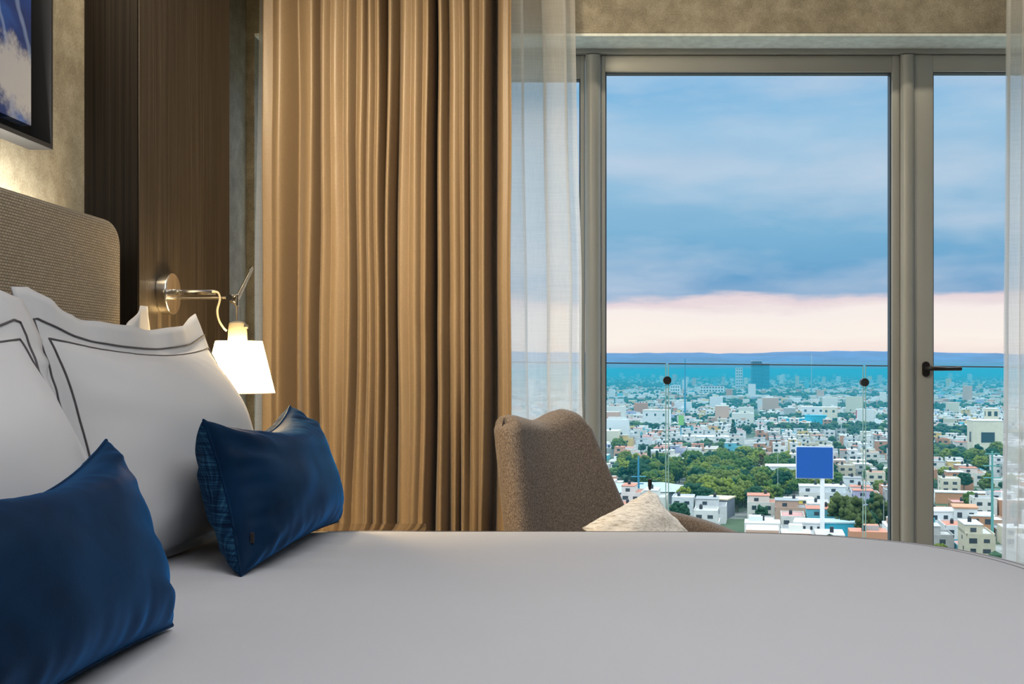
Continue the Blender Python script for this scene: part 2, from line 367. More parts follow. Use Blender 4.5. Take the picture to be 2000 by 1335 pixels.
def light(name, x0, x1, wl, wr, wt, wb, y0=4.60, y1=4.66):
    r = empty(name, ((x0 + x1) / 2, 4.63, 0)); struct(r); off = Vector((-(x0 + x1) / 2, -4.63, 0))
    bm = bmesh.new(); rect_frame(bm, x0, x1, .046, HEAD - .001, wl, wr, wt, wb, y0, y1, .005); bmesh.ops.translate(bm, vec=off, verts=bm.verts)
    bm_obj('window_frame', bm, m_alu, r, angle=.6)
    gx0, gx1, gz0, gz1 = x0 + wl, x1 - wr, .046 + wb, HEAD - wt
    bm = bmesh.new(); rect_frame(bm, gx0 - .001, gx1 + .001, gz0 - .001, gz1 + .001, .006, .006, .006, .006, y0 + .012, y1 - .01, 0); bmesh.ops.translate(bm, vec=off, verts=bm.verts)
    bm_obj('gasket', bm, m_gasket, r)
    V = [Vector(p) + off for p in ((gx0, 4.632, gz0), (gx1, 4.632, gz0), (gx1, 4.632, gz1), (gx0, 4.632, gz1))]
    mesh_obj('glass_pane', V, [(0, 1, 2, 3)], m_glass, r, smooth=False)
    return r
light('window_1', .051, 1.331, .020, .034, .072, .08)
light('window_2', LW + .051, -.016, .03, .02, .10, .08)
dr = light('door_1', 1.390, 2.299, .082, .082, .072, .10, 4.592, 4.655)
light('window_3', 2.361, RW - .051, .03, .03, .072, .08)
# the handle
ho = Vector((-(1.39 + 2.299) / 2, -4.63, 0)); hx, hz = 1.438, 1.053
hd = bpy.data.objects.new('door_handle', None); link(hd, dr); hd['label'] = 'black lever handle'
def rosette():
    V = []; n = 28
    for y in (4.592, 4.582):
        for k in range(n):
            a = 2 * PI * k / n; cz = .017 if math.sin(a) > 0 else -.017
            V.append(Vector((hx + .0155 * math.cos(a), y, hz + cz + .0155 * math.sin(a))) + ho)
    Fc = [(k, (k + 1) % n, n + (k + 1) % n, n + k) for k in range(n)] + [tuple(range(n, 2 * n))]
    o = mesh_obj('rosette', V, Fc, m_black, hd); o.data.set_sharp_from_angle(angle=.7)
rosette()
tube('lever', [Vector(p) + ho for p in ((hx, 4.585, hz + .003), (hx, 4.55, hz + .003), (hx + .006, 4.542, hz + .003), (hx + .02, 4.540, hz + .003), (hx + .08, 4.540, hz + .001), (hx + .130, 4.540, hz + .002), (hx + .136, 4.540, hz + .002))],
     [.009, .009, .010, .010, .0075, .0085, .0075], m_black, hd, 16)

# ---- balcony edge and glass balustrade
struct(box('balcony_floor', LW - .5, RW + 1, 4.72, 5.06, -.2, -.05, m_stone))
tilt = -.010
jx = [-1.55, -.62, .3643, 1.2810, 2.20, 3.1]
for i in range(len(jx) - 1):
    x0, x1 = jx[i] + .006, jx[i + 1] - .006
    r = empty('glass_balustrade_panel', (x0, 5.0, -.05))
    lab = ['clear balustrade pane hidden behind the gold curtain', 'clear balustrade pane behind the sheer and chair', 'clear balustrade pane between the two black clamp discs', 'clear balustrade pane behind the door mullion and handle', 'clear balustrade pane at the right edge of the balcony'][i]
    tag(r, lab, 'balustrade', 'glass balustrade panes outside the window')
    zt = 1.083
    q = lambda x: zt + tilt * (x - .0) + .0
    w = x1 - x0
    V = [(0, 0, .0), (w, 0, .0), (w, 0, q(x1) + .05), (0, 0, q(x0) + .05)]
    mesh_obj('glass_pane', V, [(0, 1, 2, 3)], m_balglass, r, smooth=False)
    e = .0024
    bm = bmesh.new()
    V, Fc = tube_geo([(0, 0, q(x0) + .05), (w, 0, q(x1) + .05)], .0028, 8)
    V2, F2 = tube_geo([(0, 0, 0), (0, 0, q(x0) + .05)], e, 8); V3, F3 = tube_geo([(w, 0, 0), (w, 0, q(x1) + .05)], e, 8)
    bm.free()
    joined('glass_edge', [(V, Fc)], m_gasket, r)
    joined('glass_edge', [(V2, F2)], m_glassedge, r); joined('glass_edge', [(V3, F3)], m_glassedge, r)
    # black clamp at the joint
for x, lab in ((.3643, 'round black glass clamp left of the blue billboard'), (1.2810, 'round black glass clamp right of the blue billboard'), (-.62, 'round black glass clamp behind the gold curtain'), (2.20, 'round black glass clamp beyond the right sheer')):
    z = 1.083 + tilt * x - .078
    o = cyl('glass_clamp', (x, 4.985, z), (x, 5.015, z), .019, .019, m_black, None, 28)
    tag(o, lab, 'clamp', 'clamps on the balustrade joints')

# ------------------------------------------------------------------ curtains
def interp3(v, zt):   # zt 0 bottom 1 top ; keys at three heights
    if zt < .42: a = zt / .42; a = a * a * (3 - 2 * a); return v[2] * (1 - a) + v[1] * a
    a = (zt - .42) / .58; a = a * a * (3 - 2 * a); return v[1] * (1 - a) + v[0] * a
def make_curtain(name, keys, Y0, z0, z1, mat_, nz=70, per=10, wob=.004, seed=3, thick=0, cusp=False, over=.035):
    """keys: list of ((x_top,x_mid,x_bot),(d_top,d_mid,d_bot)); d = towards the window"""
    V = []; Fc = []; cols = (len(keys) - 1) * per + 1
    for j in range(nz + 1):
        zt = j / nz; z = z0 + (z1 - z0) * zt
        ks = [(interp3(k[0], zt), interp3(k[1], zt)) for k in keys]
        for i in range(cols):
            s = min(i // per, len(keys) - 2); t = (i - s * per) / per
            x0, d0 = ks[s]; x1, d1 = ks[s + 1]
            tt = t + over * math.sin(2 * PI * t)
            x = x0 + (x1 - x0) * tt; c = .5 - .5 * math.cos(PI * t)
            if cusp:
                c2 = (1 - math.cos(PI / 2 * t)) if s % 2 == 0 else math.sin(PI / 2 * t)
                c = c2 * .85 + c * .15; tt = t
                x = x0 + (x1 - x0) * tt
            d = d0 + (d1 - d0) * c
            w = noise.noise(Vector((x * 7, z * 1.6, seed))) * wob * 2.2 + noise.noise(Vector((x * 11, z * 5.5, seed + 5))) * wob * .8 * max(0, noise.noise(Vector((x * 5, z * 1.3, seed + 7))) * 3)
            V.append((x + noise.noise(Vector((x * 5, z * 1.5, seed + 9))) * .008, Y0 + d + w, z))
    for j in range(nz):
        for i in range(cols - 1):
            a = j * cols + i; Fc.append((a, a + 1, a + 1 + cols, a + cols))
    o = mesh_obj(name, V, Fc, mat_)
    if thick:
        s = o.modifiers.new('t', 'SOLIDIFY'); s.thickness = thick; s.offset = 0
    return o
def px(x, Y): return (x - VX) * Y / F_PX
R = [  # ridge px top, mid, bot ; following valley depth top, mid, bot
 (514, 512, 512, .012, .012, .012), (548, 546, 541, .05, .075, .075), (609, 601, 597, .055, .07, .085), (634, 630, 634, .02, .018, .02), (656, 655, 650, .03, .02, .045),
 (681, 682, 667, .035, .05, .03), (705, 702, 692, .05, .045, .03), (722, 722, 712, .03, .03, .05), (739, 738, 728, .075, .055, .045), (765, 759, 748, .05, .07, .065), (790, 783, 781, .03, .035, .03),
 (811, 812, 801, .03, .03, .02), (834, 830, 822, .10, .105, .10), (860, 861, 863, .05, .045, .07), (884, 886, 890, .03, .04, .075), (904, 905, 905, .035, .05, .02), (923, 922, 928, .03, .03, .03), (945, 945, 939, .085, .09, .10), (984, 983, 983, .02, .02, .02), (1000, 999, 996, .03, .03, .03)]
CY = 4.07
keys = []
for i, r in enumerate(R):
    fwd = (0, -.020, .012, -.010)[i % 4]
    keys.append((tuple(px(v, CY) for v in r[:3]), (fwd, fwd, fwd)))
    if i < len(R) - 1:
        n_ = R[i + 1]; deep = [min(1, max(0, (d - .03) / .05)) for d in r[3:6]]; keys.append((tuple(px(a + (b - a) * (.55 - .17 * q_), CY) for a, b, q_ in zip(r[:3], n_[:3], deep)), tuple(d * (.55 + 1.25 * q_) for d, q_ in zip(r[3:6], deep))))
curt = make_curtain('curtain', keys, CY, .02, CEIL - .03, m_curtain, nz=90, per=10, wob=.005, thick=.002, cusp=True)
tag(curt, 'heavy gold-brown curtain in deep folds beside the bed lamp', 'curtain')
def sheer(name, x0t, x0b, x1t, x1b, n, Y0, amp, seed, z0=.02):
    rr = random.Random(seed); ks = []
    ws = [rr.uniform(.6, 1.5) for _ in range(n)]; tot = sum(ws); acc = 0
    for i in range(n + 1):
        f = acc / tot
        xt = x0t + (x1t - x0t) * f; xb = x0b + (x1b - x0b) * f; xm = (xt * .45 + xb * .55) + rr.uniform(-.004, .004)
        d = amp * (rr.uniform(.5, 1) if i % 2 else -rr.uniform(0, .5))
        ks.append(((xt, xm, xb), (d, d * 1.1, d * 1.3)))
        if i < n: acc += ws[i]
    return make_curtain(name, ks, Y0, z0, CEIL - .03, m_sheer, nz=60, per=12, wob=.004, seed=seed, over=.27)
tag(sheer('sheer_curtain', px(508, 4.31), px(496, 4.31), px(1122, 4.31), px(1150, 4.31), 19, 4.31, .045, 4), 'white sheer curtain gathered behind the gold curtain, edge at the window frame', 'curtain')
tag(sheer('sheer_curtain', px(1967, 4.25), px(1955, 4.25), 2.35, 2.35, 16, 4.25, .03, 8), 'white sheer curtain hanging over the right end of the door', 'curtain')

# ------------------------------------------------------------------ picture
pic = empty('framed_painting', (LW, 1.6, 1.6)); tag(pic, 'blue and white abstract painting in a black floater frame', 'painting')
def loc(o, root):  # move geometry into root space
    o.data.transform(Matrix.Translation(-root.location)); o.parent = root; return o
py0, py1, pz0, pz1 = .75, 2.69, 1.60, 2.60
bm = bmesh.new()
for (a, b, c, d) in ((py0, py1, pz0, pz0 + .012), (py0, py1, pz1 - .012, pz1), (py0, py0 + .012, pz0 + .012, pz1 - .012), (py1 - .012, py1, pz0 + .012, pz1 - .012)):
    add_box(bm, LW + .001, LW + .06, a, b, c, d, .001)
loc(bm_obj('frame', bm, m_framegrey), pic)
loc(box('backing', LW + .002, LW + .012, py0 + .02, py1 - .02, pz0 + .01, pz1 - .01, m_blackgap), pic)
def art_mat():
    m = mat('abstract_paint', (.02, .1, .5), .4); t, p = tree_of(m); L = t.links.new
    tc = N(t, 'ShaderNodeTexCoord')
    a = N(t, 'ShaderNodeTexNoise'); a.inputs['Scale'].default_value = 2.6; a.inputs['Detail'].default_value = 7; a.inputs['Roughness'].default_value = .6; a.inputs['Distortion'].default_value = .6; L(tc.outputs['Object'], a.inputs[0])
    r = ramp(t, [(.3, (.003, .012, .06)), (.45, (.008, .06, .32)), (.58, (.015, .15, .62)), (.72, (.05, .3, .85))]); L(a.outputs[0], r.inputs[0])
    # white brush cloud centred low
    mp = N(t, 'ShaderNodeMapping'); mp.inputs['Location'].default_value = (0, -1.9, -.9); mp.inputs['Scale'].default_value = (0, 2.0, 6.2); L(tc.outputs['Object'], mp.inputs[0])
    ln = N(t, 'ShaderNodeVectorMath', operation='LENGTH'); 
    L(mp.outputs[0], ln.inputs[0])
    b = N(t, 'ShaderNodeTexNoise'); b.inputs['Scale'].default_value = 12; b.inputs['Detail'].default_value = 8; b.inputs['Roughness'].default_value = .7; L(tc.outputs['Object'], b.inputs[0])
    w = M_(t, 'ADD', M_(t, 'MULTIPLY', ln.outputs['Value'], -1.0), M_(t, 'MULTIPLY', b.outputs[0], 1.5))
    mr = N(t, 'ShaderNodeMapRange'); mr.inputs[1].default_value = .12; mr.inputs[2].default_value = .42; L(w, mr.inputs[0])
    # sweeping strokes
    wv = N(t, 'ShaderNodeTexWave', wave_type='RINGS', rings_direction='X'); wv.inputs['Scale'].default_value = 3.2; wv.inputs['Distortion'].default_value = 5; wv.inputs['Detail'].default_value = 3; wv.inputs['Detail Scale'].default_value = 1.2; L(tc.outputs['Object'], wv.inputs[0])
    ms = N(t, 'ShaderNodeMapRange'); ms.inputs[1].default_value = .90; ms.inputs[2].default_value = 1.0; ms.inputs[4].default_value = .6; L(wv.outputs['Fac'], ms.inputs[0])
    c = MIX(t, ms.outputs[0], r.outputs[0], (.35, .5, .85)); c = MIX(t, mr.outputs[0], c, (.62, .65, .72)); L(c, p.inputs['Base Color']); return m
loc(box('canvas', LW + .012, LW + .040, py0 + .06, py1 - .068, pz0 + .045, pz1 - .05, art_mat()), pic)

# ------------------------------------------------------------------ bed
bed = empty('bed', (-.1, 1.8, 0)); tag(bed, 'large bed with ribbed taupe headboard and white bedding', 'bed')
def rslab(name, x_f, y0, y1, z0, z1, th, rc, mat_, parent, bow=.0):
    """upright padded slab facing +x, rounded corners of radius rc, cushioned rim"""
    n = 10; prof = [(0, -.0), (.0, .0)]
    def outline(ins):
        pts = []
        r = max(rc - ins, .004); a0, a1, b0, b1 = y0 + ins, y1 - ins, z0 + ins, z1 - ins
        for (cy, cz, s) in ((a1 - r, b1 - r, 0), (a0 + r, b1 - r, 1), (a0 + r, b0 + r, 2), (a1 - r, b0 + r, 3)):
            for k in range(n + 1):
                a = PI / 2 * (s + k / n); pts.append((cy + r * math.cos(a), cz + r * math.sin(a)))
        return pts
    V = []; rings = []
    pad = .022
    for (ins, dx) in [(0, -th), (0, -pad)] + [(pad * (1 - math.cos(a)), -pad * (1 - math.sin(a))) for a in [PI / 2 * k / 6 for k in range(1, 7)]]:
        o = outline(ins); rings.append(len(V)); V += [(x_f + dx, y, z) for y, z in o]
    m_ = len(outline(0)); Fc = []
    for i in range(len(rings) - 1):
        for k in range(m_):
            Fc.append((rings[i] + k, rings[i] + (k + 1) % m_, rings[i + 1] + (k + 1) % m_, rings[i + 1] + k))
    Fc.append(tuple(rings[-1] + k for k in range(m_))); Fc.append(tuple(rings[0] + k for k in range(m_ - 1, -1, -1)))
    o = mesh_obj(name, V, Fc, mat_); o.data.set_sharp_from_angle(angle=.9); return loc(o, bed) if parent else o
rslab('headboard', -1.17, .62, 2.70, .25, 1.419, .075, .065, m_hb, bed)
loc(box('headboard_backing', -1.30, -1.246, .70, 2.735, .1, 1.34, m_blackgap, bev=.004), bed)
loc(box('headboard_bracket', LW + .001, -1.301, 1.3, 2.1, .3, 1.15, m_blackgap), bed)
loc(box('bed_base', -1.16, .93, .80, 2.70, .06, .30, m_chair, bev=.02), bed)
loc(box('mattress', -1.15, .95, .78, 2.72, .301, .56, m_linen, bev=.05, seg=4), bed)
for x in (-1.0, .8):
    for y in (.95, 2.55): loc(cyl('leg', (x, y, 0), (x, y, .06), .03, .03, m_black), bed)

ZT = .648
CXB, CYB = -.12, 1.76
def outline_pt(a, s=1.0):
    # soft rounded rectangle in plan, very round at the foot
    c, sn = math.cos(a), math.sin(a)
    hx_ = 1.13 if c > 0 else 1.06; hy_ = 1.06
    p = 3.6 if c > 0 else 7.0
    k = (abs(c) ** p + abs(sn) ** p) ** (-1.0 / p)
    return CXB + c * k * hx_ * s, CYB + sn * k * hy_ * s
def duvet_pt(a, rho):
    """rho 0..1 on top, 1..1.35 roll and hang"""
    if rho <= 1:
        x, y = outline_pt(a, rho * .955)
        e = max(0, (rho - .80) / .2); z = ZT - .014 * e * e
        z += .006 * noise.noise(Vector((x * 2.2, y * 2.2, 0))) * min(1, 1.2 - rho) + .0018 * noise.noise(Vector((x * 7, y * 5, 3))) * min(1, 1.2 - rho)
        # low creases running from the pillows
        z += .0035 * max(0, 1 - abs(x + .62) / .35) * noise.noise(Vector((x * 5, y * 16, 8)))
        return (x, y, z)
    t = (rho - 1) / .35
    if t < .4:
        b = t / .4 * PI / 2; x, y = outline_pt(a, .955 + .045 * math.sin(b)); return (x, y, ZT - .014 - .045 * (1 - math.cos(b)))
    u = (t - .4) / .6; w = 1 + .006 * math.sin(a * 22) * u
    x, y = outline_pt(a, w); return (x, y, ZT - .059 - u * .32)
na, nr = 220, 70
V = [(CXB, CYB, ZT)]; Fc = []
rs = [1.35 * (i + 1) / nr for i in range(nr)]
for rho in rs:
    for k in range(na): V.append(duvet_pt(2 * PI * k / na, rho))
for k in range(na): Fc.append((0, 1 + k, 1 + (k + 1) % na))
for i in range(nr - 1):
    for k in range(na):
        a = 1 + i * na + k; b = 1 + i * na + (k + 1) % na; Fc.append((a, a + na, b + na, b))
du = mesh_obj('duvet', V, Fc, m_duvet); tag(du, 'smooth white duvet with thin grey edge lines spread over the bed', 'duvet')
for rr_ in (.965, .995):
    path = [Vector(duvet_pt(2 * PI * k / 220, rr_)) + Vector((0, 0, -.0012)) for k in range(220)]
    tube('embroidered_line', path, .0022, m_embroid, du, 6, closed=True)['label'] = 'grey embroidered line'

# ------------------------------------------------------------------ pillows
def quad_surface(c00, c10, c01, c11, t, pinch, seed, wr=.004, fl=(0, 0, 0, 0), bend=.0, sag=0, p=2.3, q=.5, back=.9, ruff=.006, lean=0, cornerpull=0):
    c00, c10, c01, c11 = map(Vector, (c00, c10, c01, c11))
    n = (c10 - c00).cross(c01 - c00).normalized()
    if n.x < 0: n = -n
    eu = ((c10 - c00) + (c11 - c01)).normalized(); ev = ((c01 - c00) + (c11 - c10)).normalized()
    def S(U, V_, side):
        u = max(-1, min(1, U)); v = max(-1, min(1, V_))
        uu = u * (1 - pinch * (1 - v * v)); vv = v * (1 - pinch * (1 - u * u) * (1.0 if v < 0 else 1.0))
        a, b = (uu + 1) / 2, (vv + 1) / 2
        P = (c00 * (1 - a) + c10 * a) * (1 - b) + (c01 * (1 - a) + c11 * a) * b
        P = P - ev * sag * (1 - u * u) * max(0, v) ** 2
        th = t / 2 * (max(0, 1 - abs(u) ** p) ** q) * (max(0, 1 - abs(v) ** p) ** q)
        # wrinkles that radiate from seams and corners
        k = th / (t / 2)
        ed = math.exp(-((1 - abs(u)) / .35) ** 2) + math.exp(-((1 - abs(v)) / .35) ** 2)
        w = 0
        if wr:
            w += wr * ed * noise.noise(Vector((v * 6 + u * 2, u * 2.0, seed))) * (math.exp(-((1 - abs(u)) / .3) ** 2) + .2)
            w += wr * ed * noise.noise(Vector((u * 11 + v * 2, v * 2.0, seed + 4))) * (math.exp(-((1 - abs(v)) / .3) ** 2) + .2)
            w += wr * 1.1 * noise.noise(Vector((u * 2.3, v * 2.3, seed + 8)))
            cr = math.exp(-((abs(u) - 1) ** 2 + (abs(v) - 1) ** 2) / .18)
            w += wr * 1.1 * cr * math.sin((abs(u) - abs(v)) * 12 + seed)
        th = th + w * min(1, k * 1.6)
        th = max(th, .0018)
        off = n * (th if side > 0 else -th * back)
        eu_ = max(0, abs(U) - 1); ev_ = max(0, abs(V_) - 1)
        if eu_ or ev_:
            fx = (fl[1] if U > 0 else fl[0]) * eu_ / .12; fy = (fl[3] if V_ > 0 else fl[2]) * ev_ / .12
            fx *= .25 + .75 * max(0, v) ** 2
            if V_ > 1: P = P + ev * .022 * max(0, abs(u) - .7) / .3 * min(1, ev_ / .06)
            P = P + eu * fx * (1 if U > 0 else -1) + ev * fy * (1 if V_ > 0 else -1)
            r = ruff * (math.sin(u * 9 + seed) + noise.noise(Vector((u * 6, v * 6, seed + 2))) * 1.5)
            P = P + n * (r * (eu_ + ev_) / .12) - n * bend * (fx)
        return P + off
    return S, n
def cushion_mesh(name, S, mats, nu=64, nv=48, ext=0, loc_=None):
    us = list(np.sin(np.linspace(-PI / 2, PI / 2, nu + 1))) if not ext else None
    us = [float(math.sin(x) * .55 + .45 * x / (PI / 2)) for x in np.linspace(-PI / 2, PI / 2, nu + 1)]
    vs = [float(math.sin(x) * .55 + .45 * x / (PI / 2)) for x in np.linspace(-PI / 2, PI / 2, nv + 1)]
    if ext:
        e = [ext * k / 4 for k in range(1, 5)]
        us = [-1 - k for k in reversed(e)] + us + [1 + k for k in e]; vs = [-1 - k for k in reversed(e)] + vs + [1 + k for k in e]
    nu, nv = len(us) - 1, len(vs) - 1
    V = []; Fc = []; mi = []
    for side in (1, -1):
        for v in vs:
            for u in us: V.append(S(u, v, side))
    m = (nu + 1); B = m * (nv + 1)
    for j in range(nv):
        for i in range(nu):
            a = j * m + i; Fc.append((a, a + 1, a + 1 + m, a + m)); mi.append(0)
            Fc.append((B + a, B + a + m, B + a + 1 + m, B + a + 1)); mi.append(1 if len(mats) > 1 else 0)
    rim = [i for i in range(nu)] + [j * m + nu for j in range(nv)] + [nv * m + i for i in range(nu, 0, -1)] + [j * m for j in range(nv, 0, -1)]
    L_ = len(rim)
    for k in range(L_):
        a, b = rim[k], rim[(k + 1) % L_]; Fc.append((a, B + a, B + b, b)); mi.append(0)
    o = mesh_obj(name, V, Fc, list(mats), None, True, mi)
    return o
def seam(S, lev=1.0, n=60, side=1, off=0, bottom=True):
    pts = []
    for k in range(n if bottom else 0): pts.append(S(-lev + 2 * lev * k / n, -lev, side))
    for k in range(n): pts.append(S(lev, -lev + 2 * lev * k / n, side))
    for k in range(n): pts.append(S(lev - 2 * lev * k / n, lev, side))
    for k in range(n): pts.append(S(-lev, lev - 2 * lev * k / n, side))
    return pts
def white_pillow(c, t, seed, label, lines=(.965, 1.03), **kw):
    S, n = quad_surface(*c, t=t, pinch=.03, seed=seed, wr=.0055, p=2.2, q=.68, ruff=.009, **kw)
    o = cushion_mesh('pillow', S, (m_linen,), 56, 48, ext=.12)
    tag(o, label, 'pillow', 'white hotel pillows against the headboard')
    for lev in lines:
        pts = [p + n * .0014 for p in seam(S, lev, 70, bottom=False)]
        tube('embroidered_line', pts, .0019, m_embroid, o, 6)
    return o
white_pillow(((-.90, 1.97, .66), (-.89, 3.0, .66), (-1.02, 2.00, 1.118), (-1.03, 2.90, 1.118)), .26, 3.1,
             'white flanged pillow with a grey double stitched line, standing behind the smaller blue cushion', fl=(.04, .03, .015, .066), bend=.3, sag=.03)
white_pillow(((-.83, 1.10, .66), (-.79, 1.88, .66), (-.965, 1.10, 1.11), (-.965, 1.82, 1.11)), .24, 8.4,
             'white flanged pillow nearest the camera, behind the large blue cushion', fl=(.045, .13, .015, .06), bend=.2, sag=.02)
white_pillow(((-1.06, 2.25, .67), (-1.06, 2.80, .67), (-1.125, 2.25, 1.09), (-1.125, 2.72, 1.13)), .10, 5.2,
             'white pillow mostly hidden at the back with one corner showing by the headboard', lines=(), fl=(.04, .05, .015, .06), bend=.2, sag=.04)
def blue_cushion(c, seed, label, t=.22, sag=.045, wr=.008):
    S, n = quad_surface(*c, t=t, pinch=.08, seed=seed, wr=wr, sag=sag, p=2.4, q=.42, back=.9)
    o = cushion_mesh('cushion', S, (m_velvet, m_woven), 96, 72)
    tag(o, label, 'cushion', 'navy velvet lumbar cushions')
    tube('seam', seam(S, 1.0, 60, 1), .003, m_velvet, o, 6, closed=True)
    return o, S
b1, S1 = blue_cushion(((-.645, .98, .655), (-.645, 1.66, .655), (-.79, 1.04, .93), (-.785, 1.745, .935)), 2.2, 'large navy velvet cushion in the lower left corner of the view', .2, .06, .0055)
b2, S2 = blue_cushion(((-.675, 2.08, .652), (-.66, 2.82, .652), (-.765, 2.13, .95), (-.78, 2.80, .955)), 6.7, 'smaller navy velvet cushion with crosshatch back, leaning beside the lamp-side pillow')
pt = S2(-.97, -.62, 1); 
g = box('care_tag', pt.x - .002, pt.x + .004, pt.y - .006, pt.y, pt.z - .008, pt.z + .012, mat('brown_label', (.02, .012, .012), .7)); g.parent = b2

# ------------------------------------------------------------------ reading lamp
LY = 3.16; lampx = BOX
lamp = empty('wall_reading_lamp', (BOX, LY, 1.273)); tag(lamp, 'polished aluminium swing-arm wall lamp with a lit fabric shade', 'lamp')
def LP(x, z, y=0): return (px(x, LY) - BOX, y, EYE + (VY - z) * LY / F_PX - 1.273)
prof = [(0.001, .061), (.004, .061), (.026, .061), (.029, .0605), (.030, .058)]
tube('wall_base', [(a, 0, 0) for a, _ in prof], [b for _, b in prof], m_chrome, lamp, 48)
ax1 = LP(420, 575)[0]
bm = bmesh.new(); add_box(bm, .030, ax1, -.010, .010, -.003, .012, .002); add_box(bm, .030, .052, -.011, .011, -.004, .013, .001)
arm_o = bm_obj('arm', bm, m_chrome, lamp, angle=.6)
tube('arm_rod', [(.03, 0, -.012), (ax1 + .0, 0, -.012), LP(452, 581)], .0042, m_chrome, arm_o, 12)
jp = LP(452, 582)
cyl('joint_knob', (jp[0], -.020, jp[2]), (jp[0], .012, jp[2]), .0095, .0095, m_black, lamp, 24)
j2 = LP(464, 585)
joined('joint_bracket', [tube_geo([(jp[0], -.006, jp[2] + .006), (j2[0], -.006, j2[2] + .012)], .005, 10), tube_geo([(jp[0], -.006, jp[2] - .008), (j2[0], -.006, j2[2] - .014)], .005, 10),
                        tube_geo([(j2[0], -.006, j2[2] + .014), (j2[0], -.006, j2[2] - .018)], .006, 10)], m_chrome, lamp)
a_, b_ = LP(464, 578), LP(492, 526)
joined('lever', [tube_geo([a_, b_], [.0045, .0055], 12), tube_geo([(a_[0] + .006, -.006, a_[2] - .01), (b_[0] + .004, -.006, b_[2])], .0028, 8), tube_geo([(b_[0] - .004, -.004, b_[2] - .004), (b_[0] + .005, -.004, b_[2] + .006)], .0055, 10)], m_chrome, lamp)
sx = LP(464, 0)[0]
cyl('stem', (sx, 0, LP(0, 596)[2]), (sx, 0, LP(0, 630)[2]), .0045, .0045, m_brushed, lamp, 14)
zt_, zb_ = LP(0, 628)[2], LP(0, 667)[2]
sock = tube('bulb_socket', [(sx, 0, zt_ + .001), (sx, 0, zt_ - .004), (sx, 0, zt_ - .02), (sx, 0, zb_)], [.012, .024, .026, .028], m_plug, lamp, 28)
cyl('switch_knob', (sx + .022, -.006, zt_ - .014), (sx + .033, -.006, zt_ - .014), .006, .006, m_black, sock, 16)
pc = [LP(419, 570), LP(430, 572), LP(434, 585), LP(429, 606), LP(432, 625), LP(441, 640), LP(447, 646)]
def smooth_path(P, k=6):
    P = [Vector(p) for p in P]; out = []
    for i in range(len(P) - 1):
        p0 = P[max(i - 1, 0)]; p1 = P[i]; p2 = P[i + 1]; p3 = P[min(i + 2, len(P) - 1)]
        for j in range(k):
            t = j / k; out.append(.5 * ((2 * p1) + (-p0 + p2) * t + (2 * p0 - 5 * p1 + 4 * p2 - p3) * t * t + (-p0 + 3 * p1 - 3 * p2 + p3) * t ** 3))
    return out + [P[-1]]
tube('power_cord', [p + Vector((0, -.02, 0)) for p in smooth_path(pc)], .003, mat('cream_cord', (.7, .6, .42), .5), lamp, 10)
zs0, zs1 = LP(0, 666)[2], LP(0, 767)[2]; n = 56; V = []; Fc = []
for (r_, z_) in ((.066, zs0), (.102, zs1), (.1005, zs1), (.0645, zs0)):
    for k in range(n): V.append((sx + .004 + r_ * math.cos(2 * PI * k / n), r_ * math.sin(2 * PI * k / n), z_))
for i in range(4):
    for k in range(n): Fc.append((i * n + k, i * n + (k + 1) % n, ((i + 1) % 4) * n + (k + 1) % n, ((i + 1) % 4) * n + k))
shd = mesh_obj('lamp_shade', V, Fc, m_shade, lamp); shd['label'] = 'lit cream fabric shade'; shd.data.set_sharp_from_angle(angle=.8)
Vr, Fr = tube_geo([(sx + .004 + .102 * math.cos(2 * PI * k / n), .102 * math.sin(2 * PI * k / n), zs1) for k in range(n)], .0016, 6, closed=True)
mesh_obj('shade_rim', Vr, Fr, emis('shade_rim', (1, .7, .3), .5), shd)
sphere_light('lamp_bulb', (BOX + sx, LY, 1.273 + (zs0 + zs1) / 2 - .02), .035, 12, (1.0, .66, .28))

# ------------------------------------------------------------------ nightstand
ns = empty('nightstand', (-.885, 3.2, 0)); tag(ns, 'dark glossy nightstand between the bed and the curtain', 'nightstand')
loc(box('tabletop', -1.245, -.522, 2.93, 3.45, .537, .557, m_stand, bev=.003), ns)
loc(box('body', -1.245, -.54, 2.95, 3.44, .12, .5365, m_wood, bev=.003), ns)
loc(box('drawer', -.5395, -.525, 2.965, 3.425, .34, .52, m_wood, bev=.002), ns)
loc(box('drawer', -.5395, -.525, 2.965, 3.425, .14, .32, m_wood, bev=.002), ns)
for x in (-1.2, -.6):
    for y in (2.99, 3.40): loc(cyl('leg', (x, y, 0), (x, y, .12), .015, .018, m_black), ns)

# ------------------------------------------------------------------ armchair
ch = empty('armchair', (.1, 3.5, 0)); tag(ch, 'brown tweed tub armchair facing right between the bed and the window', 'armchair')
fwd = Vector((.75, -.66, 0)).normalized(); side = Vector((.66, .75, 0)).normalized()
def back_surface():
    NT, FT, NB, FB = Vector((-.285, 3.47, .905)), Vector((-.035, 3.80, .895)), Vector((-.235, 3.40, .40)), Vector((.185, 3.80, .40))
    th = .062
    def P(u, v, w):   # u,v in [-1,1], w in [-1,1] across thickness
        a, b = (u + 1) / 2, (v + 1) / 2
        p = (NB * (1 - a) + FB * a) * (1 - b) + (NT * (1 - a) + FT * a) * b
        # saddle in the top rail, concave front
        p.z += max(0, b) ** 3 * (-.020 * math.exp(-((u + .02) / .38) ** 2) + .018 * math.exp(-((u - .62) / .30) ** 2))
        p -= fwd * .035 * (1 - u * u)
        return p + fwd * w * th
    return P
Pb = back_surface()
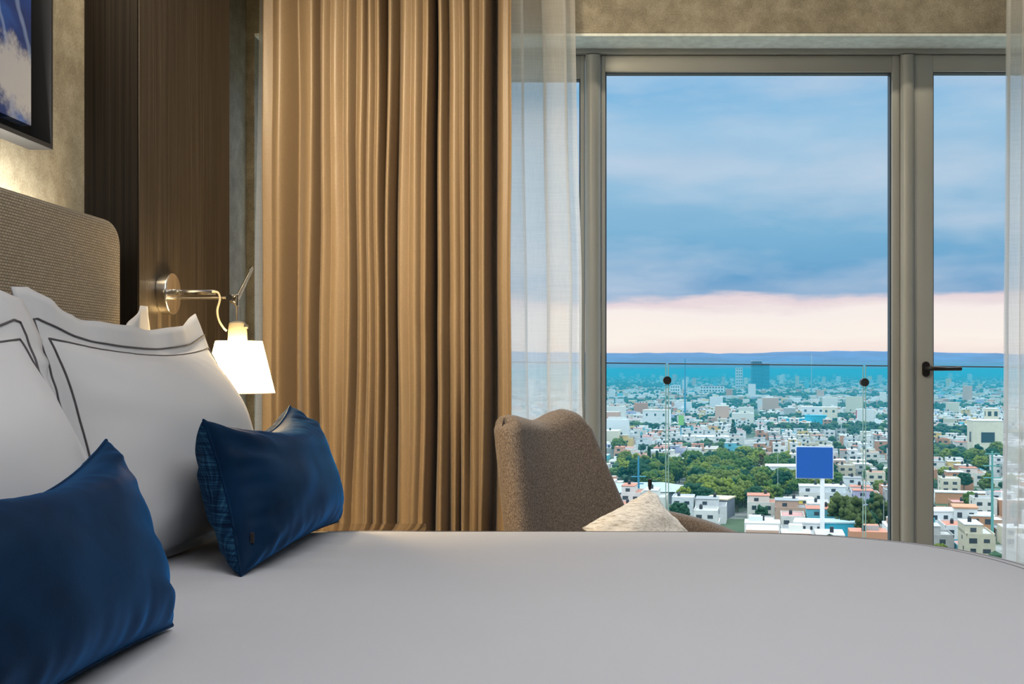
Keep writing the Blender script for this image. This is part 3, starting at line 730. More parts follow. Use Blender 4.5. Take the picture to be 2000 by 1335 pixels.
def slab_mesh(name, P, mat_, parent, nu=36, nv=36, r=.16, rt=.16, cr=.22):
    """closed slab: superellipse section over w, rounded edges"""
    V = []; Fc = []
    rings = 9
    def shape(u, v):  # round the two top corners in the u,v outline
        if v > 0:
            s = cr
            au, av = abs(u), v
            if au > 1 - s and av > 1 - s:
                dx, dy = (au - (1 - s)) / s, (av - (1 - s)) / s
                k = max(dx, dy); l = math.hypot(dx, dy)
                if l > 1e-6: f = k / l; dx *= f; dy *= f
                au = 1 - s + dx * s; av = 1 - s + dy * s
                return math.copysign(au, u), av
        return u, v
    m = nu + 1
    us = [math.sin(x) * .5 + .5 * x / (PI / 2) for x in np.linspace(-PI / 2, PI / 2, nu + 1)]
    for sgn in (1, -1):
        for j in range(nv + 1):
            v = us[j]
            for i in range(nu + 1):
                u = us[i]
                ku = max(0, (abs(u) - (1 - r)) / r); kv = max(0, (v - (1 - rt)) / rt)
                k = min(1, math.hypot(ku, kv) if (ku and kv) else max(ku, kv)); w = sgn * (1 - k ** 2.6) ** .5 if k < 1 else 0
                uu, vv = shape(u, v); q = P(uu, vv, max(.0, abs(w)) * (1 if w >= 0 else -1) if k < 1 else 0)
                V.append(q)
    B = m * (nv + 1)
    for j in range(nv):
        for i in range(nu):
            a = j * m + i; Fc.append((a, a + 1, a + 1 + m, a + m)); Fc.append((B + a, B + a + m, B + a + 1 + m, B + a + 1))
    for i in range(nu): Fc.append((i, B + i, B + i + 1, i + 1))
    o = mesh_obj(name, V, Fc, mat_)
    bm = bmesh.new(); bm.from_mesh(o.data); bmesh.ops.remove_doubles(bm, verts=bm.verts, dist=.0004); bmesh.ops.recalc_face_normals(bm, faces=bm.faces); bm.to_mesh(o.data); bm.free()
    o.data.polygons.foreach_set('use_smooth', [True] * len(o.data.polygons))
    return loc(o, ch)
slab_mesh('backrest', Pb, m_chair, ch, r=.26, rt=.20, cr=.24)
def piping():
    pts = []
    for k in range(30): pts.append(Pb(1.0, -1 + 1.55 * k / 30, .55))
    for k in range(12):
        a = PI / 2 * k / 11; pts.append(Pb(.70 + .30 * math.cos(a), .55 + .43 * math.sin(a), .55))
    return pts
def arm_shell(base, outw, h0, h1, L_, name, drop_pow=1.6):
    """arm panel from base point going forwards; h0 back height, h1 front height"""
    base = Vector(base); V = []; Fc = []; n = 30; prof = 14; w = .032
    for i in range(n + 1):
        t = i / n; c = base + fwd * (L_ * t) + outw * (.07 * math.sin(PI * t * .9)); hh = h0 + (h1 - h0) * t ** drop_pow
        for k in range(prof):
            a = 2 * PI * k / prof; ca, sa = math.cos(a), math.sin(a)
            sx_ = math.copysign(abs(ca) ** .6, ca) * w; zz = .19 if sa < 0 else hh - w + w * abs(sa) ** .7 if sa > 0 else (hh - w)
            if sa <= 0: zz = .19 + (hh - w - .19) * (1 + sa) * .0 if sa < -.2 else hh - w - .02
            V.append(Vector((c.x, c.y, 0)) + outw * sx_ + Vector((0, 0, zz)))
    for i in range(n):
        for k in range(prof):
            a = i * prof + k; b = i * prof + (k + 1) % prof; Fc.append((a, b, b + prof, a + prof))
    Fc.append(tuple(range(prof - 1, -1, -1))); Fc.append(tuple(n * prof + k for k in range(prof)))
    o = mesh_obj(name, V, Fc, m_chair); o.data.set_sharp_from_angle(angle=1.2); return loc(o, ch)
arm_shell((.15, 3.86, 0), side, .560, .435, .62, 'arm', 1.7)
arm_shell((-.24, 3.39, 0), -side, .53, .43, .56, 'arm')
Sst, _ = quad_surface((-.20, 3.42, .40), (.13, 3.80, .40), (.19, 3.08, .40), (.52, 3.46, .40), t=.12, pinch=0, seed=1, wr=.002, p=6, q=.4)
def seat_block():
    V = []; Fc = []
    Q = [Vector((-.22, 3.40, 0)), Vector((.14, 3.82, 0)), Vector((.56, 3.46, 0)), Vector((.20, 3.04, 0))]
    bm = bmesh.new(); lo = [bm.verts.new(q + Vector((0, 0, .19))) for q in Q]; hi = [bm.verts.new(q + Vector((0, 0, .43))) for q in Q]
    bm.faces.new(lo); bm.faces.new(hi[::-1])
    for k in range(4): bm.faces.new((lo[k], hi[k], hi[(k + 1) % 4], lo[(k + 1) % 4]))
    bmesh.ops.recalc_face_normals(bm, faces=bm.faces); bmesh.ops.bevel(bm, geom=list(bm.edges), offset=.035, segments=4, affect='EDGES')
    return loc(bm_obj('seat', bm, m_chair, angle=.7), ch)
seat_block()
for q in ((-.14, 3.42), (.14, 3.72), (.46, 3.46), (.20, 3.14)): loc(cyl('leg', (q[0], q[1], 0), (q[0], q[1], .195), .012, .02, m_black), ch)
# cream cushion on the chair
S3, n3_ = quad_surface((.13, 3.16, .46), (.37, 3.52, .45), (-.02, 3.30, .565), (.205, 3.62, .645), t=.12, pinch=.05, seed=4.4, wr=.008, p=2.2, q=.5)
cc = cushion_mesh('cushion', S3, (m_chaircush,), 48, 40); tag(cc, 'cream textured scatter cushion with a dark corner tassel on the brown armchair', 'cushion')
tp = S3(1, 1, 1)
tube('tassel', [tp, tp + Vector((-.001, 0, .014)), tp + Vector((0, 0, .018)), tp + Vector((0, 0, .036))], [.004, .006, .007, .007], m_black, cc, 10)['label'] = 'black corner tassel'

# ==================================================================== the city
GZ = -59.0
def city_mats():
    d = {}
    def objcol(name, rough=.8, amt=.12):
        m = mat(name, (.7, .7, .7), rough); t, p = tree_of(m); oi = N(t, 'ShaderNodeObjectInfo'); tc = N(t, 'ShaderNodeTexCoord')
        nz = N(t, 'ShaderNodeTexNoise'); nz.inputs['Scale'].default_value = .7; nz.inputs['Detail'].default_value = 4; t.links.new(tc.outputs['Object'], nz.inputs[0])
        f = N(t, 'ShaderNodeMapRange'); f.inputs[3].default_value = .82 * (1 - amt * 2); f.inputs[4].default_value = .82 * (1 + amt); t.links.new(nz.outputs[0], f.inputs[0])
        mu = N(t, 'ShaderNodeVectorMath', operation='SCALE'); t.links.new(oi.outputs['Color'], mu.inputs[0]); t.links.new(f.outputs[0], mu.inputs['Scale']); t.links.new(mu.outputs[0], p.inputs['Base Color']); return m
    d['wall'] = objcol('house_wall_paint'); d['roof'] = objcol('house_roof_coating', .85, .2)
    m = mat('city_block_paint', (.7, .7, .7), .85); t, p = tree_of(m); at = N(t, 'ShaderNodeVertexColor'); at.layer_name = 'Col'; sc_ = N(t, 'ShaderNodeVectorMath', operation='SCALE'); sc_.inputs['Scale'].default_value = .85; t.links.new(at.outputs[0], sc_.inputs[0]); t.links.new(sc_.outputs[0], p.inputs['Base Color']); d['vcol'] = m
    return d
CM = city_mats()
m_winglass = mat('dark_window_glass', (.03, .045, .06), .25, spec=.7)
m_tank = mat('black_water_tank', (.02, .022, .03), .5)
m_pole = mat('blue_pole_paint', (.03, .22, .36), .5)
m_metal = mat('galvanised_steel', (.45, .5, .52), .4, metal=.4)
def ground_mat():
    m = mat('city_ground', (.2, .2, .2), .95); t, p = tree_of(m); tc = N(t, 'ShaderNodeTexCoord')
    a = N(t, 'ShaderNodeTexNoise'); a.inputs['Scale'].default_value = .012; a.inputs['Detail'].default_value = 8; a.inputs['Roughness'].default_value = .7; t.links.new(tc.outputs['Object'], a.inputs[0])
    r = ramp(t, [(.35, (.025, .06, .025)), (.48, (.05, .09, .04)), (.52, (.20, .21, .20)), (.65, (.42, .42, .40))]); t.links.new(a.outputs[0], r.inputs[0]); t.links.new(r.outputs[0], p.inputs['Base Color']); return m
gd = mesh_obj('ground', [(-16000, -200, GZ), (16000, -200, GZ), (16000, 15000, GZ), (-16000, 15000, GZ)], [(0, 1, 2, 3)], ground_mat(), smooth=False); struct(gd)

# ---- parks (ellipses in city plan): cx, cy, rx, ry
def gp(x, y): Y = -(GZ - EYE) * F_PX / (y - VY); return (x - VX) * Y / F_PX, Y
PARKS = [(52, 540, 28, 88), (92, 590, 40, 95), (30, 600, 20, 50), (72, 470, 22, 22), (235, 700, 30, 90), (250, 1010, 110, 75), (225, 1250, 150, 60), (262, 640, 30, 80), (70, 770, 40, 26), (60, 1050, 55, 35), (370, 1650, 300, 80), (150, 1900, 200, 90), (520, 2300, 260, 110), (330, 900, 50, 40), (30, 1400, 90, 50), (104, 405, 12, 14)]
def in_park(x, y, k=1.0): return any(((x - a) / (c * k)) ** 2 + ((y - b) / (d * k)) ** 2 < 1 for a, b, c, d in PARKS)
HEROES = []   # (cx,cy,r) keep-outs
def keep(x, y): return any((x - a) ** 2 + (y - b) ** 2 < r * r for a, b, r in HEROES)

WALLC = [((.80, .80, .78), 'white'), ((.78, .76, .70), 'white'), ((.74, .78, .80), 'white'), ((.76, .76, .76), 'white'), ((.70, .66, .52), 'cream'), ((.60, .55, .42), 'cream'), ((.55, .27, .16), 'terracotta'), ((.62, .40, .30), 'salmon'), ((.72, .52, .20), 'yellow'), ((.45, .46, .66), 'lilac'), ((.45, .45, .44), 'grey'), ((.14, .48, .58), 'turquoise')]
WW = [14, 10, 8, 8, 7, 6, 6, 6, 3, 2, 6, 3]
ROOFC = [((.80, .80, .80), 14), ((.66, .70, .73), 9), ((.55, .55, .54), 7), ((.62, .25, .17), 5), ((.66, .34, .32), 4), ((.36, .38, .40), 5)]
def pick_roof(): return rnd.choices([r[0] for r in ROOFC], [r[1] for r in ROOFC])[0]

LM = [(1590, 903, 'blue billboard'), (1303, 744, 'left black clamp'), (1689, 750, 'right black clamp'), (1262, 970, 'market hall'), (1190, 900, 'chair back'), (1938, 980, 'lattice pylon'),
      (1385, 856, 'long warehouse'), (1592, 810, 'four-storey block'), (1935, 860, 'square office block'), (1645, 1040, 'turquoise flat building'), (1487, 910, 'conical orange tree'), (1408, 1000, 'grey box hall'), (1765, 900, 'window mullion'), (1440, 960, 'park corner'), (1880, 1040, 'grey brick-topped house')]
PEND = {}
def locate(o, what, plural, x, y):
    X, Y_ = VX + F_PX * x / y, VY - F_PX * (GZ - EYE) / y
    a, b, nm = min(LM, key=lambda q: (q[0] - X) ** 2 + (q[1] - Y_) ** 2); dx, dy = X - a, Y_ - b
    rel = ('right of' if dx > 0 else 'left of') if abs(dx) > abs(dy) * 1.1 else ('below' if dy > 0 else 'just beyond')
    PEND.setdefault((plural, rel, nm), []).append((X, o, what))
ORD = ['leftmost', 'second', 'third', 'fourth', 'fifth', 'sixth', 'seventh', 'eighth', 'ninth', 'tenth', 'eleventh', 'twelfth']
def settle():
    for (plural, rel, nm), lst in PEND.items():
        lst.sort(key=lambda q: q[0]); n = len(lst)
        for i, (_, o, what) in enumerate(lst):
            if n == 1: o['label'] = f'{what} {rel} the {nm}'
            else:
                k = ORD[0] if i == 0 else 'rightmost' if i == n - 1 else (ORD[i] if i < 12 else 'later') + ' from left'
                o['label'] = f'{k} of the {plural} {rel} the {nm}'
# ---- house prototypes
def house_proto(k):
    rr = random.Random(100 + k)
    w = rr.choice([8.5, 10, 12]); d = rr.choice([11, 13, 15]); st = [1, 2, 2, 2, 3, 2, 1, 3][k % 8]; h = 3.1 * st
    parts = {}
    bm = bmesh.new(); add_box(bm, -w / 2, w / 2, -d / 2, d / 2, 0, h)
    up = None
    if k % 2:
        up = (-w / 2, w / 2 - rr.uniform(2, 4), -d / 2 + 3, d / 2, h, h + 2.9); add_box(bm, *up[:4], h - .05, up[5])
    def para(x0, x1, y0, y1, z):
        for a in ((x0, x1, y0, y0 + .25), (x0, x1, y1 - .25, y1), (x0, x0 + .25, y0, y1), (x1 - .25, x1, y0, y1)): add_box(bm, *a, z - .02, z + .75)
    para(-w / 2, w / 2, -d / 2, d / 2, h)
    me = bpy.data.meshes.new('walls'); bm.to_mesh(me); bm.free(); me.materials.append(CM['wall']); parts['walls'] = [me]
    bm = bmesh.new(); add_box(bm, -w / 2 + .3, w / 2 - .3, -d / 2 + .3, d / 2 - .3, h + .02, h + .22)
    if up: add_box(bm, up[0] - .2, up[1] + .2, up[2] - .2, up[3] + .1, up[5], up[5] + .2)
    me = bpy.data.meshes.new('roof'); bm.to_mesh(me); bm.free(); me.materials.append(CM['roof']); parts['roof'] = [me]
    ws = []
    def win(cx, cz, ww, wh, face, y=None):
        bm = bmesh.new()
        if face == 'f': add_box(bm, cx - ww / 2, cx + ww / 2, (-d / 2 if y is None else y) - .08, (-d / 2 if y is None else y) + .1, cz - wh / 2, cz + wh / 2)
        elif face == 'l': add_box(bm, -w / 2 - .08, -w / 2 + .1, cx - ww / 2, cx + ww / 2, cz - wh / 2, cz + wh / 2)
        else: add_box(bm, w / 2 - .1, w / 2 + .08, cx - ww / 2, cx + ww / 2, cz - wh / 2, cz + wh / 2)
        me = bpy.data.meshes.new('window'); bm.to_mesh(me); bm.free(); me.materials.append(m_winglass); ws.append(me)
    for s in range(st):
        for cx in (-w * .27, w * .2):
            if rr.random() < .85: win(cx, 3.1 * s + 1.6, rr.uniform(1.4, 2.4), rr.uniform(1.1, 1.7), 'f')
        if rr.random() < .6: win(rr.uniform(-d * .25, d * .25), 3.1 * s + 1.7, 1.4, 1.2, 'l')
    if up: win(-w * .2, h + 1.4, 1.8, 1.3, 'f', up[2])
    parts['window'] = ws
    tx, ty, tz = (rr.uniform(-w * .3, w * .3), rr.uniform(0, d * .35), (up[5] + .2) if up else h + .22)
    V, Fc = tube_geo([(tx, ty, tz), (tx, ty, tz + 1.3), (tx, ty, tz + 1.7), (tx, ty, tz + 1.85)], [.62, .62, .4, .15], 12)
    me = bpy.data.meshes.new('water_tank'); me.from_pydata([tuple(v) for v in V], [], Fc); me.materials.append(m_tank); parts['water_tank'] = [me]
    return parts
PROTO = [house_proto(k) for k in range(8)]
def place_house(k, x, y, rz, wc, cname, rc, label=None, group=None, scale=1):
    r = empty('house', (x, y, GZ), rz); r.scale = (scale,) * 3
    st = ['one-storey', 'two-storey', 'two-storey', 'two-storey', 'three-storey', 'two-storey', 'one-storey', 'three-storey'][k % 8]
    up = 'with a set-back upper room' if k % 2 else 'with a plain flat roof'
    roof = 'reddish roof' if rc[0] > 1.6 * rc[2] else 'pale roof' if rc[0] > .5 else 'grey roof'
    tag(r, label or f'{st} {cname} house {up} and {roof} in the near city blocks', 'house', group or f'{cname} {st} houses in the near city blocks')
    if not label: locate(r, f'{cname} {st} house {up}', f'{cname} {st} houses', x, y)
    for nm, lst in PROTO[k].items():
        for me in lst:
            o = bpy.data.objects.new(nm, me); C.objects.link(o); o.parent = r
            o.color = (*(rc if nm == 'roof' else wc), 1)
    return r

# ---- hero buildings
def hero(name, label, cat, cx, cy, r): HEROES.append((cx, cy, r)); e = empty(name, (cx, cy, GZ)); tag(e, label, cat); return e
def hbox(root, name, x0, x1, y0, y1, z0, z1, m, bev=0): return box(name, x0, x1, y0, y1, z0, z1, m, root, bev)
cm = lambda n, c, r=.7: MATS.get(n) or mat(n, c, r, noise_s=.4, noise_amt=.07)
m_wt, m_cr, m_tq, m_bw = cm('bright_white_render', (.78, .79, .80)), cm('cream_render', (.70, .64, .50)), cm('turquoise_render', (.03, .36, .50)), cm('pale_blue_metal', (.45, .60, .66), .45)
m_red, m_dk, m_br, m_yl = cm('red_render', (.50, .06, .08)), cm('slate_cladding', (.13, .15, .19)), cm('orange_brick', (.48, .24, .13)), cm('yellow_render', (.75, .55, .08))
def block(label, pxx, pyy, w, d, h, m, cols, rows, name='building', cat='building', roof=None, rz=-.25, winm=None, ww=.55, wh=.45):
    """an ordinary block with a window grid; pxx,pyy = foot of its front face seen from the room"""
    x, y = gp(pxx, pyy); e = hero(name, label, cat, x, y + d / 2, max(w, d) * .62); e.rotation_euler = (0, 0, rz)
    hbox(e, 'walls', -w / 2, w / 2, -d / 2, d / 2, 0, h, m)
    hbox(e, 'roof', -w / 2 - .3, w / 2 + .3, -d / 2 - .3, d / 2 + .3, h, h + .5, roof or m_wt)
    cw, rh = w / cols, h / rows; nw = 0
    for i in range(cols):
        for j in range(rows):
            cx, cz = -w / 2 + (i + .5) * cw, (j + .55) * rh
            hbox(e, 'window', cx - cw * ww / 2, cx + cw * ww / 2, -d / 2 - .12, -d / 2 + .1, cz - rh * wh / 2, cz + rh * wh / 2, winm or m_winglass)
    for j in range(rows):
        cz = (j + .55) * rh; hbox(e, 'window', -w / 2 - .12, -w / 2 + .1, -d * .2, d * .1, cz - rh * wh / 2, cz + rh * wh / 2, winm or m_winglass)
    return e
block('tall pale slab tower far away at the left of the dark blue towers', 1444, 763, 19, 14, 66, cm('far_tower_render', (.62, .62, .62)), 3, 8, 'tower', 'tower', rz=0)
block('wide dark blue glass tower on the skyline', 1478, 765, 26, 18, 84, cm('blue_glass', (.02, .10, .22), .3), 4, 8, 'tower', 'tower', rz=.1)
block('narrower dark blue glass tower right of the wide one', 1496, 765, 18, 16, 78, cm('blue_glass', (.02, .10, .22), .3), 3, 8, 'tower', 'tower', rz=.1)
block('white eight-window apartment block below the left black clamp', 1320, 776, 20, 14, 26, m_wt, 4, 4)
block('long white hospital-like block with reddish roof edge', 1392, 772, 55, 18, 22, m_wt, 8, 3, roof=m_red)
block('plain white block with small windows left of the pylon', 1284, 838, 26, 18, 19, m_wt, 3, 2, ww=.2, wh=.25)
block('pale beige cube block by the left balustrade joint', 1313, 803, 16, 14, 16, cm('beige_render', (.5, .46, .40)), 3, 2)
block('white four-storey block with dark window above the tree belt', 1592, 824, 26, 18, 17, m_wt, 3, 2, ww=.3, wh=.3)
block('pale block with a stepped roof beside the four-storey block', 1624, 827, 16, 14, 18, m_cr, 2, 2, ww=.3, wh=.3)
block('turquoise roofed hall in front of the four-storey block', 1596, 834, 22, 14, 12, m_tq, 3, 1, ww=.1, wh=.1, roof=m_tq)
block('wide turquoise hall left of the pale water tower base', 1558, 832, 26, 14, 8, m_tq, 3, 1, ww=.1, wh=.1, roof=m_bw)
block('small red block with dark red lower wall by the right joint', 1684, 826, 11, 11, 15, m_red, 2, 2)
block('long low white warehouse with blue band near the centre', 1385, 868, 50, 20, 6, m_bw, 10, 1, ww=.8, wh=.25, roof=m_wt)
block('square pale office block with a big dark window on the right', 1932, 893, 20, 16, 25, m_cr, 1, 1, ww=.45, wh=.28, rz=-.1)
block('tall pale core tower behind the square office block', 1940, 880, 9, 8, 31, m_cr, 2, 4, rz=-.1)
block('dark grey clad box hall near the foot of the park', 1408, 1012, 10, 12, 7.5, m_dk, 2, 2, ww=.1, wh=.2, rz=-.4, roof=cm('tan_roof', (.6, .5, .34)))
block('bright turquoise flat building right of the billboard mast', 1645, 1058, 11.5, 9, 6.5, m_tq, 1, 1, ww=.02, wh=.02, roof=m_bw, rz=-.05)
block('pale house with a green sign wall left of the billboard mast', 1585, 1060, 9.5, 10, 6.8, m_wt, 4, 2, ww=.35, wh=.35)
block('yellow and brown striped low house near the billboard mast', 1565, 1000, 12, 9, 5, m_yl, 4, 1, ww=.4, wh=.8, rz=-.05)
block('white house with small blue windows below the handle', 1850, 1048, 11, 10, 9, m_wt, 3, 2, ww=.4, wh=.35, rz=-.1)
block('pale grey house with a brick upper wall beside the white house', 1893, 1050, 8, 10, 10.5, cm('pale_grey_render', (.6, .62, .62)), 2, 2, ww=.4, wh=.35, roof=m_br)
block('brick and white terrace house with a balcony on the right', 1925, 1052, 8, 10, 8, m_br, 2, 2, ww=.5, wh=.45)
block('long orange brick boundary hall on the right', 1900, 985, 30, 6, 5, m_br, 1, 1, ww=.01, wh=.01)
block('white long house below the conical orange tree', 1530, 945, 22, 14, 9, m_wt, 4, 1, ww=.45, wh=.4, rz=-.05)
block('brick topped house right of the white long house', 1550, 958, 9, 8, 7, m_br, 2, 1, ww=.2, wh=.2)
block('lilac terrace house on the far side of the park', 1345, 925, 9, 9, 8, cm('lilac_render', (.36, .38, .68)), 2, 1)
block('second lilac terrace house, pale upper wall, beside the orange roof', 1370, 918, 9, 9, 8, cm('lilac_render', (.36, .38, .68)), 2, 1, ww=.6)
block('salmon long wall house right of the cypress trees', 1323, 925, 17, 9, 6, cm('salmon_render', (.66, .30, .22)), 3, 1, ww=.1)
# grey metal-roofed market hall on the left
x, y = gp(1262, 985); e = hero('market_hall', 'low hall with a folded grey metal roof left of the park', 'building', x, y + 10, 22)
V = [(-14, -8, 5), (14, -8, 5.5), (20, 3, 7), (-14, 9, 7.5), (-2, 0, 9), (8, 0, 9)]
Vb = [Vector(v) for v in V]; mesh_obj('roof', Vb, [(0, 1, 5, 4), (1, 2, 5), (4, 5, 2, 3), (0, 4, 3)], cm('metal_roof', (.32, .38, .40), .45), e, smooth=False)
hbox(e, 'walls', -13, 13, -7, 8, 0, 5, m_dk)
# billboard
x, y = gp(1606, 1062)
e = hero('billboard', 'tall billboard mast with a plain blue panel above the houses', 'billboard', x, y, 9)
Hc = (EYE - GZ) - (903 - VY) * y / F_PX
bw, bh = 12.2, 10.6
e.rotation_euler = (0, 0, -.18)
hbox(e, 'mast', -.75, .75, -.75, .75, 0, Hc - bh / 2 + 1, m_wt)
def bill_mat():
    m = mat('billboard_blue', (.0, .075, .36), .5); return m
hbox(e, 'panel', -bw / 2 - 2.6, bw / 2 - 2.6, -.9, -.3, Hc - bh / 2, Hc + bh / 2, bill_mat())
hbox(e, 'panel_frame', -bw / 2 - 2.9, bw / 2 - 2.3, -.3, .3, Hc - bh / 2 - .3, Hc + bh / 2 + .3, m_wt)
for dx in (-2, 0, 2): hbox(e, 'lamp_bracket', dx - 2.7, dx - 2.5, -2.4, -.3, Hc - bh / 2 - .5, Hc - bh / 2 - .3, m_metal)
# poles
def pole(label, pxx, pyy, toppy, r, m, arms=()):
    x, y = gp(pxx, pyy); H = (EYE - GZ) - (toppy - VY) * y / F_PX; e = empty('utility_pole', (x, y, GZ)); tag(e, label, 'pole')
    cyl('shaft', (0, 0, 0), (0, 0, H), r, r * .55, m, e, 10)
    for (dz, ln) in arms: tube('crossarm', [(-ln, 0, H - dz), (ln, 0, H - dz)], r * .45, m, e, 6)
    return e
pole('blue steel pole standing in front of the market hall', 1247, 992, 890, .65, m_pole, ((9, 3.2), (12, 2.2)))
pole('very tall blue mast reaching the skyline right of the left clamp', 1338, 815, 700, 1.3, m_pole)
pole('tall thin mast in the distance at the middle of the pane', 1585, 775, 692, 1.5, cm('far_mast', (.25, .42, .5)))
pole('blue pole carrying a green sign left of centre', 1330, 866, 812, .6, m_pole)
pole('thin mast near the white long house', 1519, 1000, 880, .14, m_metal)
pole('white floodlight pole near the tree belt', 1643, 850, 822, .35, m_wt, ((0, 1.5),))
pole('thin roof mast beside the right window jamb', 1726, 1062, 975, .12, m_metal)
e = pole('green lattice power pylon at the right among trees', 1938, 1072, 880, .55, cm('pylon_green', (.10, .30, .28)), ((1, 2.4), (5, 3.0), (9, 3.0), (13, 2.6)))
x, y = gp(1330, 866); e = empty('roadside_sign', (x, y - 1, GZ)); tag(e, 'green and yellow sign panel on the blue pole', 'sign')
z_ = (EYE - GZ) - (820 - VY) * y / F_PX; hbox(e, 'panel', -2.2, 2.2, -.3, .3, z_ - 4, z_ + 4, cm('sign_green', (.20, .45, .12)))

# ---- trees
def blob(bm, c, r, sub, seed, amp=.25, sq=(1, 1, 1)):
    q = bmesh.ops.create_icosphere(bm, subdivisions=sub, radius=1.0)
    for v in q['verts']:
        d = v.co.normalized(); k = 1 + amp * noise.noise(d * 2.1 + Vector((seed, 0, 0))) + amp * .6 * noise.noise(d * 5 + Vector((0, seed, 0)))
        v.co = Vector((c[0] + d.x * r * k * sq[0], c[1] + d.y * r * k * sq[1], c[2] + d.z * r * k * sq[2]))
def crown_mesh(kind, seed, cl=150):
    rr = random.Random(seed); bm = bmesh.new()
    if kind == 'round':
        blob(bm, (0, 0, 5.6), 2.9, 3, seed, .3, (1, 1, .8))
        for _ in range(cl):
            a, b = rr.uniform(0, 2 * PI), rr.uniform(-.55, 1.3); R_ = rr.uniform(2.5, 3.6); p = (R_ * math.cos(b) * math.cos(a), R_ * math.cos(b) * math.sin(a), 5.5 + R_ * .82 * math.sin(b)); blob(bm, p, rr.uniform(.35, .85), 1, rr.random() * 9, .4)
    elif kind == 'loose':
        for _ in range(cl):
            a = rr.uniform(0, 2 * PI); h = rr.uniform(2.2, 9); R_ = rr.uniform(.2, 2.9) * math.sin(min(1, (h - 1.4) / 7.8) * PI) ** .5 if h < 9.2 else 0; blob(bm, (R_ * math.cos(a), R_ * math.sin(a), h), rr.uniform(.45, 1.05), 1, rr.random() * 9, .45)
    elif kind == 'cypress':
        for _ in range(70):
            h = rr.uniform(.8, 10); R_ = .75 * (1 - (h / 10.6) ** 2) ** .5; a = rr.uniform(0, 2 * PI); blob(bm, (R_ * math.cos(a) * .6, R_ * math.sin(a) * .6, h), rr.uniform(.35, .6), 1, rr.random() * 9, .35, (1, 1, 1.7))
    elif kind == 'conifer':
        for _ in range(150):
            h = rr.uniform(1.2, 11.5); tier = 1 - .25 * ((h * 1.1) % 1); R_ = 2.3 * (1 - h / 12.2) * tier + .2; a = rr.uniform(0, 2 * PI); blob(bm, (R_ * math.cos(a), R_ * math.sin(a), h), rr.uniform(.3, .65), 1, rr.random() * 9, .4, (1.2, 1.2, .6))
    elif kind == 'palm':
        for k in range(13):
            a = 2 * PI * k / 13 + rr.uniform(-.2, .2); up = rr.uniform(.2, 1.3); pts = []
            for j in range(6): t = j / 5; pts.append(Vector((2.4 * t * math.cos(a), 2.4 * t * math.sin(a), 8 + up * t * 1.6 - 2.2 * t * t)))
            sd = Vector((-math.sin(a), math.cos(a), 0)); vs = []
            for j, q in enumerate(pts): w = .42 * math.sin(PI * (j + .6) / 6.4); vs.append((bm.verts.new(q - sd * w - Vector((0, 0, w * .5))), bm.verts.new(q), bm.verts.new(q + sd * w - Vector((0, 0, w * .5)))))
            for j in range(5):
                bm.faces.new((vs[j][0], vs[j][1], vs[j + 1][1], vs[j + 1][0])); bm.faces.new((vs[j][1], vs[j][2], vs[j + 1][2], vs[j + 1][1]))
    me = bpy.data.meshes.new('crown'); bm.to_mesh(me); bm.free()
    me.polygons.foreach_set('use_smooth', [True] * len(me.polygons)); me.materials.append(m_leaf); return me
def leaf_mat():
    m = mat('foliage', (.1, .2, .05), .85, spec=.2); t, p = tree_of(m); oi = N(t, 'ShaderNodeObjectInfo'); tc = N(t, 'ShaderNodeTexCoord')
    nz = N(t, 'ShaderNodeTexNoise'); nz.inputs['Scale'].default_value = 1.3; nz.inputs['Detail'].default_value = 5; nz.inputs['Roughness'].default_value = .75; t.links.new(tc.outputs['Object'], nz.inputs[0])
    f = N(t, 'ShaderNodeMapRange'); f.inputs[1].default_value = .3; f.inputs[2].default_value = .7; f.inputs[3].default_value = .22; f.inputs[4].default_value = .8; t.links.new(nz.outputs[0], f.inputs[0])
    mu = N(t, 'ShaderNodeVectorMath', operation='SCALE'); t.links.new(oi.outputs['Color'], mu.inputs[0]); t.links.new(f.outputs[0], mu.inputs['Scale']); t.links.new(mu.outputs[0], p.inputs['Base Color']); return m
m_leaf = leaf_mat(); m_bark = mat('tree_bark', (.12, .09, .06), .9)
CROWN = {'round': [crown_mesh('round', s) for s in (1, 2, 3)], 'loose': [crown_mesh('loose', s, 90) for s in (4, 5)], 'cypress': [crown_mesh('cypress', 6)], 'conifer': [crown_mesh('conifer', 7)], 'palm': [crown_mesh('palm', 8)]}
def trunk_mesh(h, r):
    V, Fc = tube_geo([(0, 0, 0), (.1, 0, h * .5), (0, 0, h)], [r, r * .8, r * .6], 7); me = bpy.data.meshes.new('trunk'); me.from_pydata([tuple(v) for v in V], [], Fc); me.materials.append(m_bark); return me
TRUNK = {'round': trunk_mesh(5, .3), 'loose': trunk_mesh(5, .25), 'cypress': trunk_mesh(2, .25), 'conifer': trunk_mesh(9, .22), 'palm': trunk_mesh(8.1, .22)}
GREENS = [((.18, .24, .04), 'olive'), ((.10, .19, .03), 'mid green'), ((.025, .10, .045), 'dark green'), ((.26, .33, .04), 'yellow-green')]
def place_tree(kind, x, y, s, col, label, group, cat='tree'):
    r = empty('tree', (x, y, GZ), rnd.uniform(0, 6.28)); r.scale = (s, s, s * rnd.uniform(.9, 1.12)); tag(r, label, cat, group)
    a = bpy.data.objects.new('crown', rnd.choice(CROWN[kind])); C.objects.link(a); a.parent = r; a.color = (*col, 1)
    b = bpy.data.objects.new('trunk', TRUNK[kind]); C.objects.link(b); b.parent = r; return r
x, y = gp(1487, 943); place_tree('conifer', x, y, 1.45, (.16, .10, .02), 'tall conical orange-brown tree left of the billboard', None)
HEROES.append((x, y, 6))
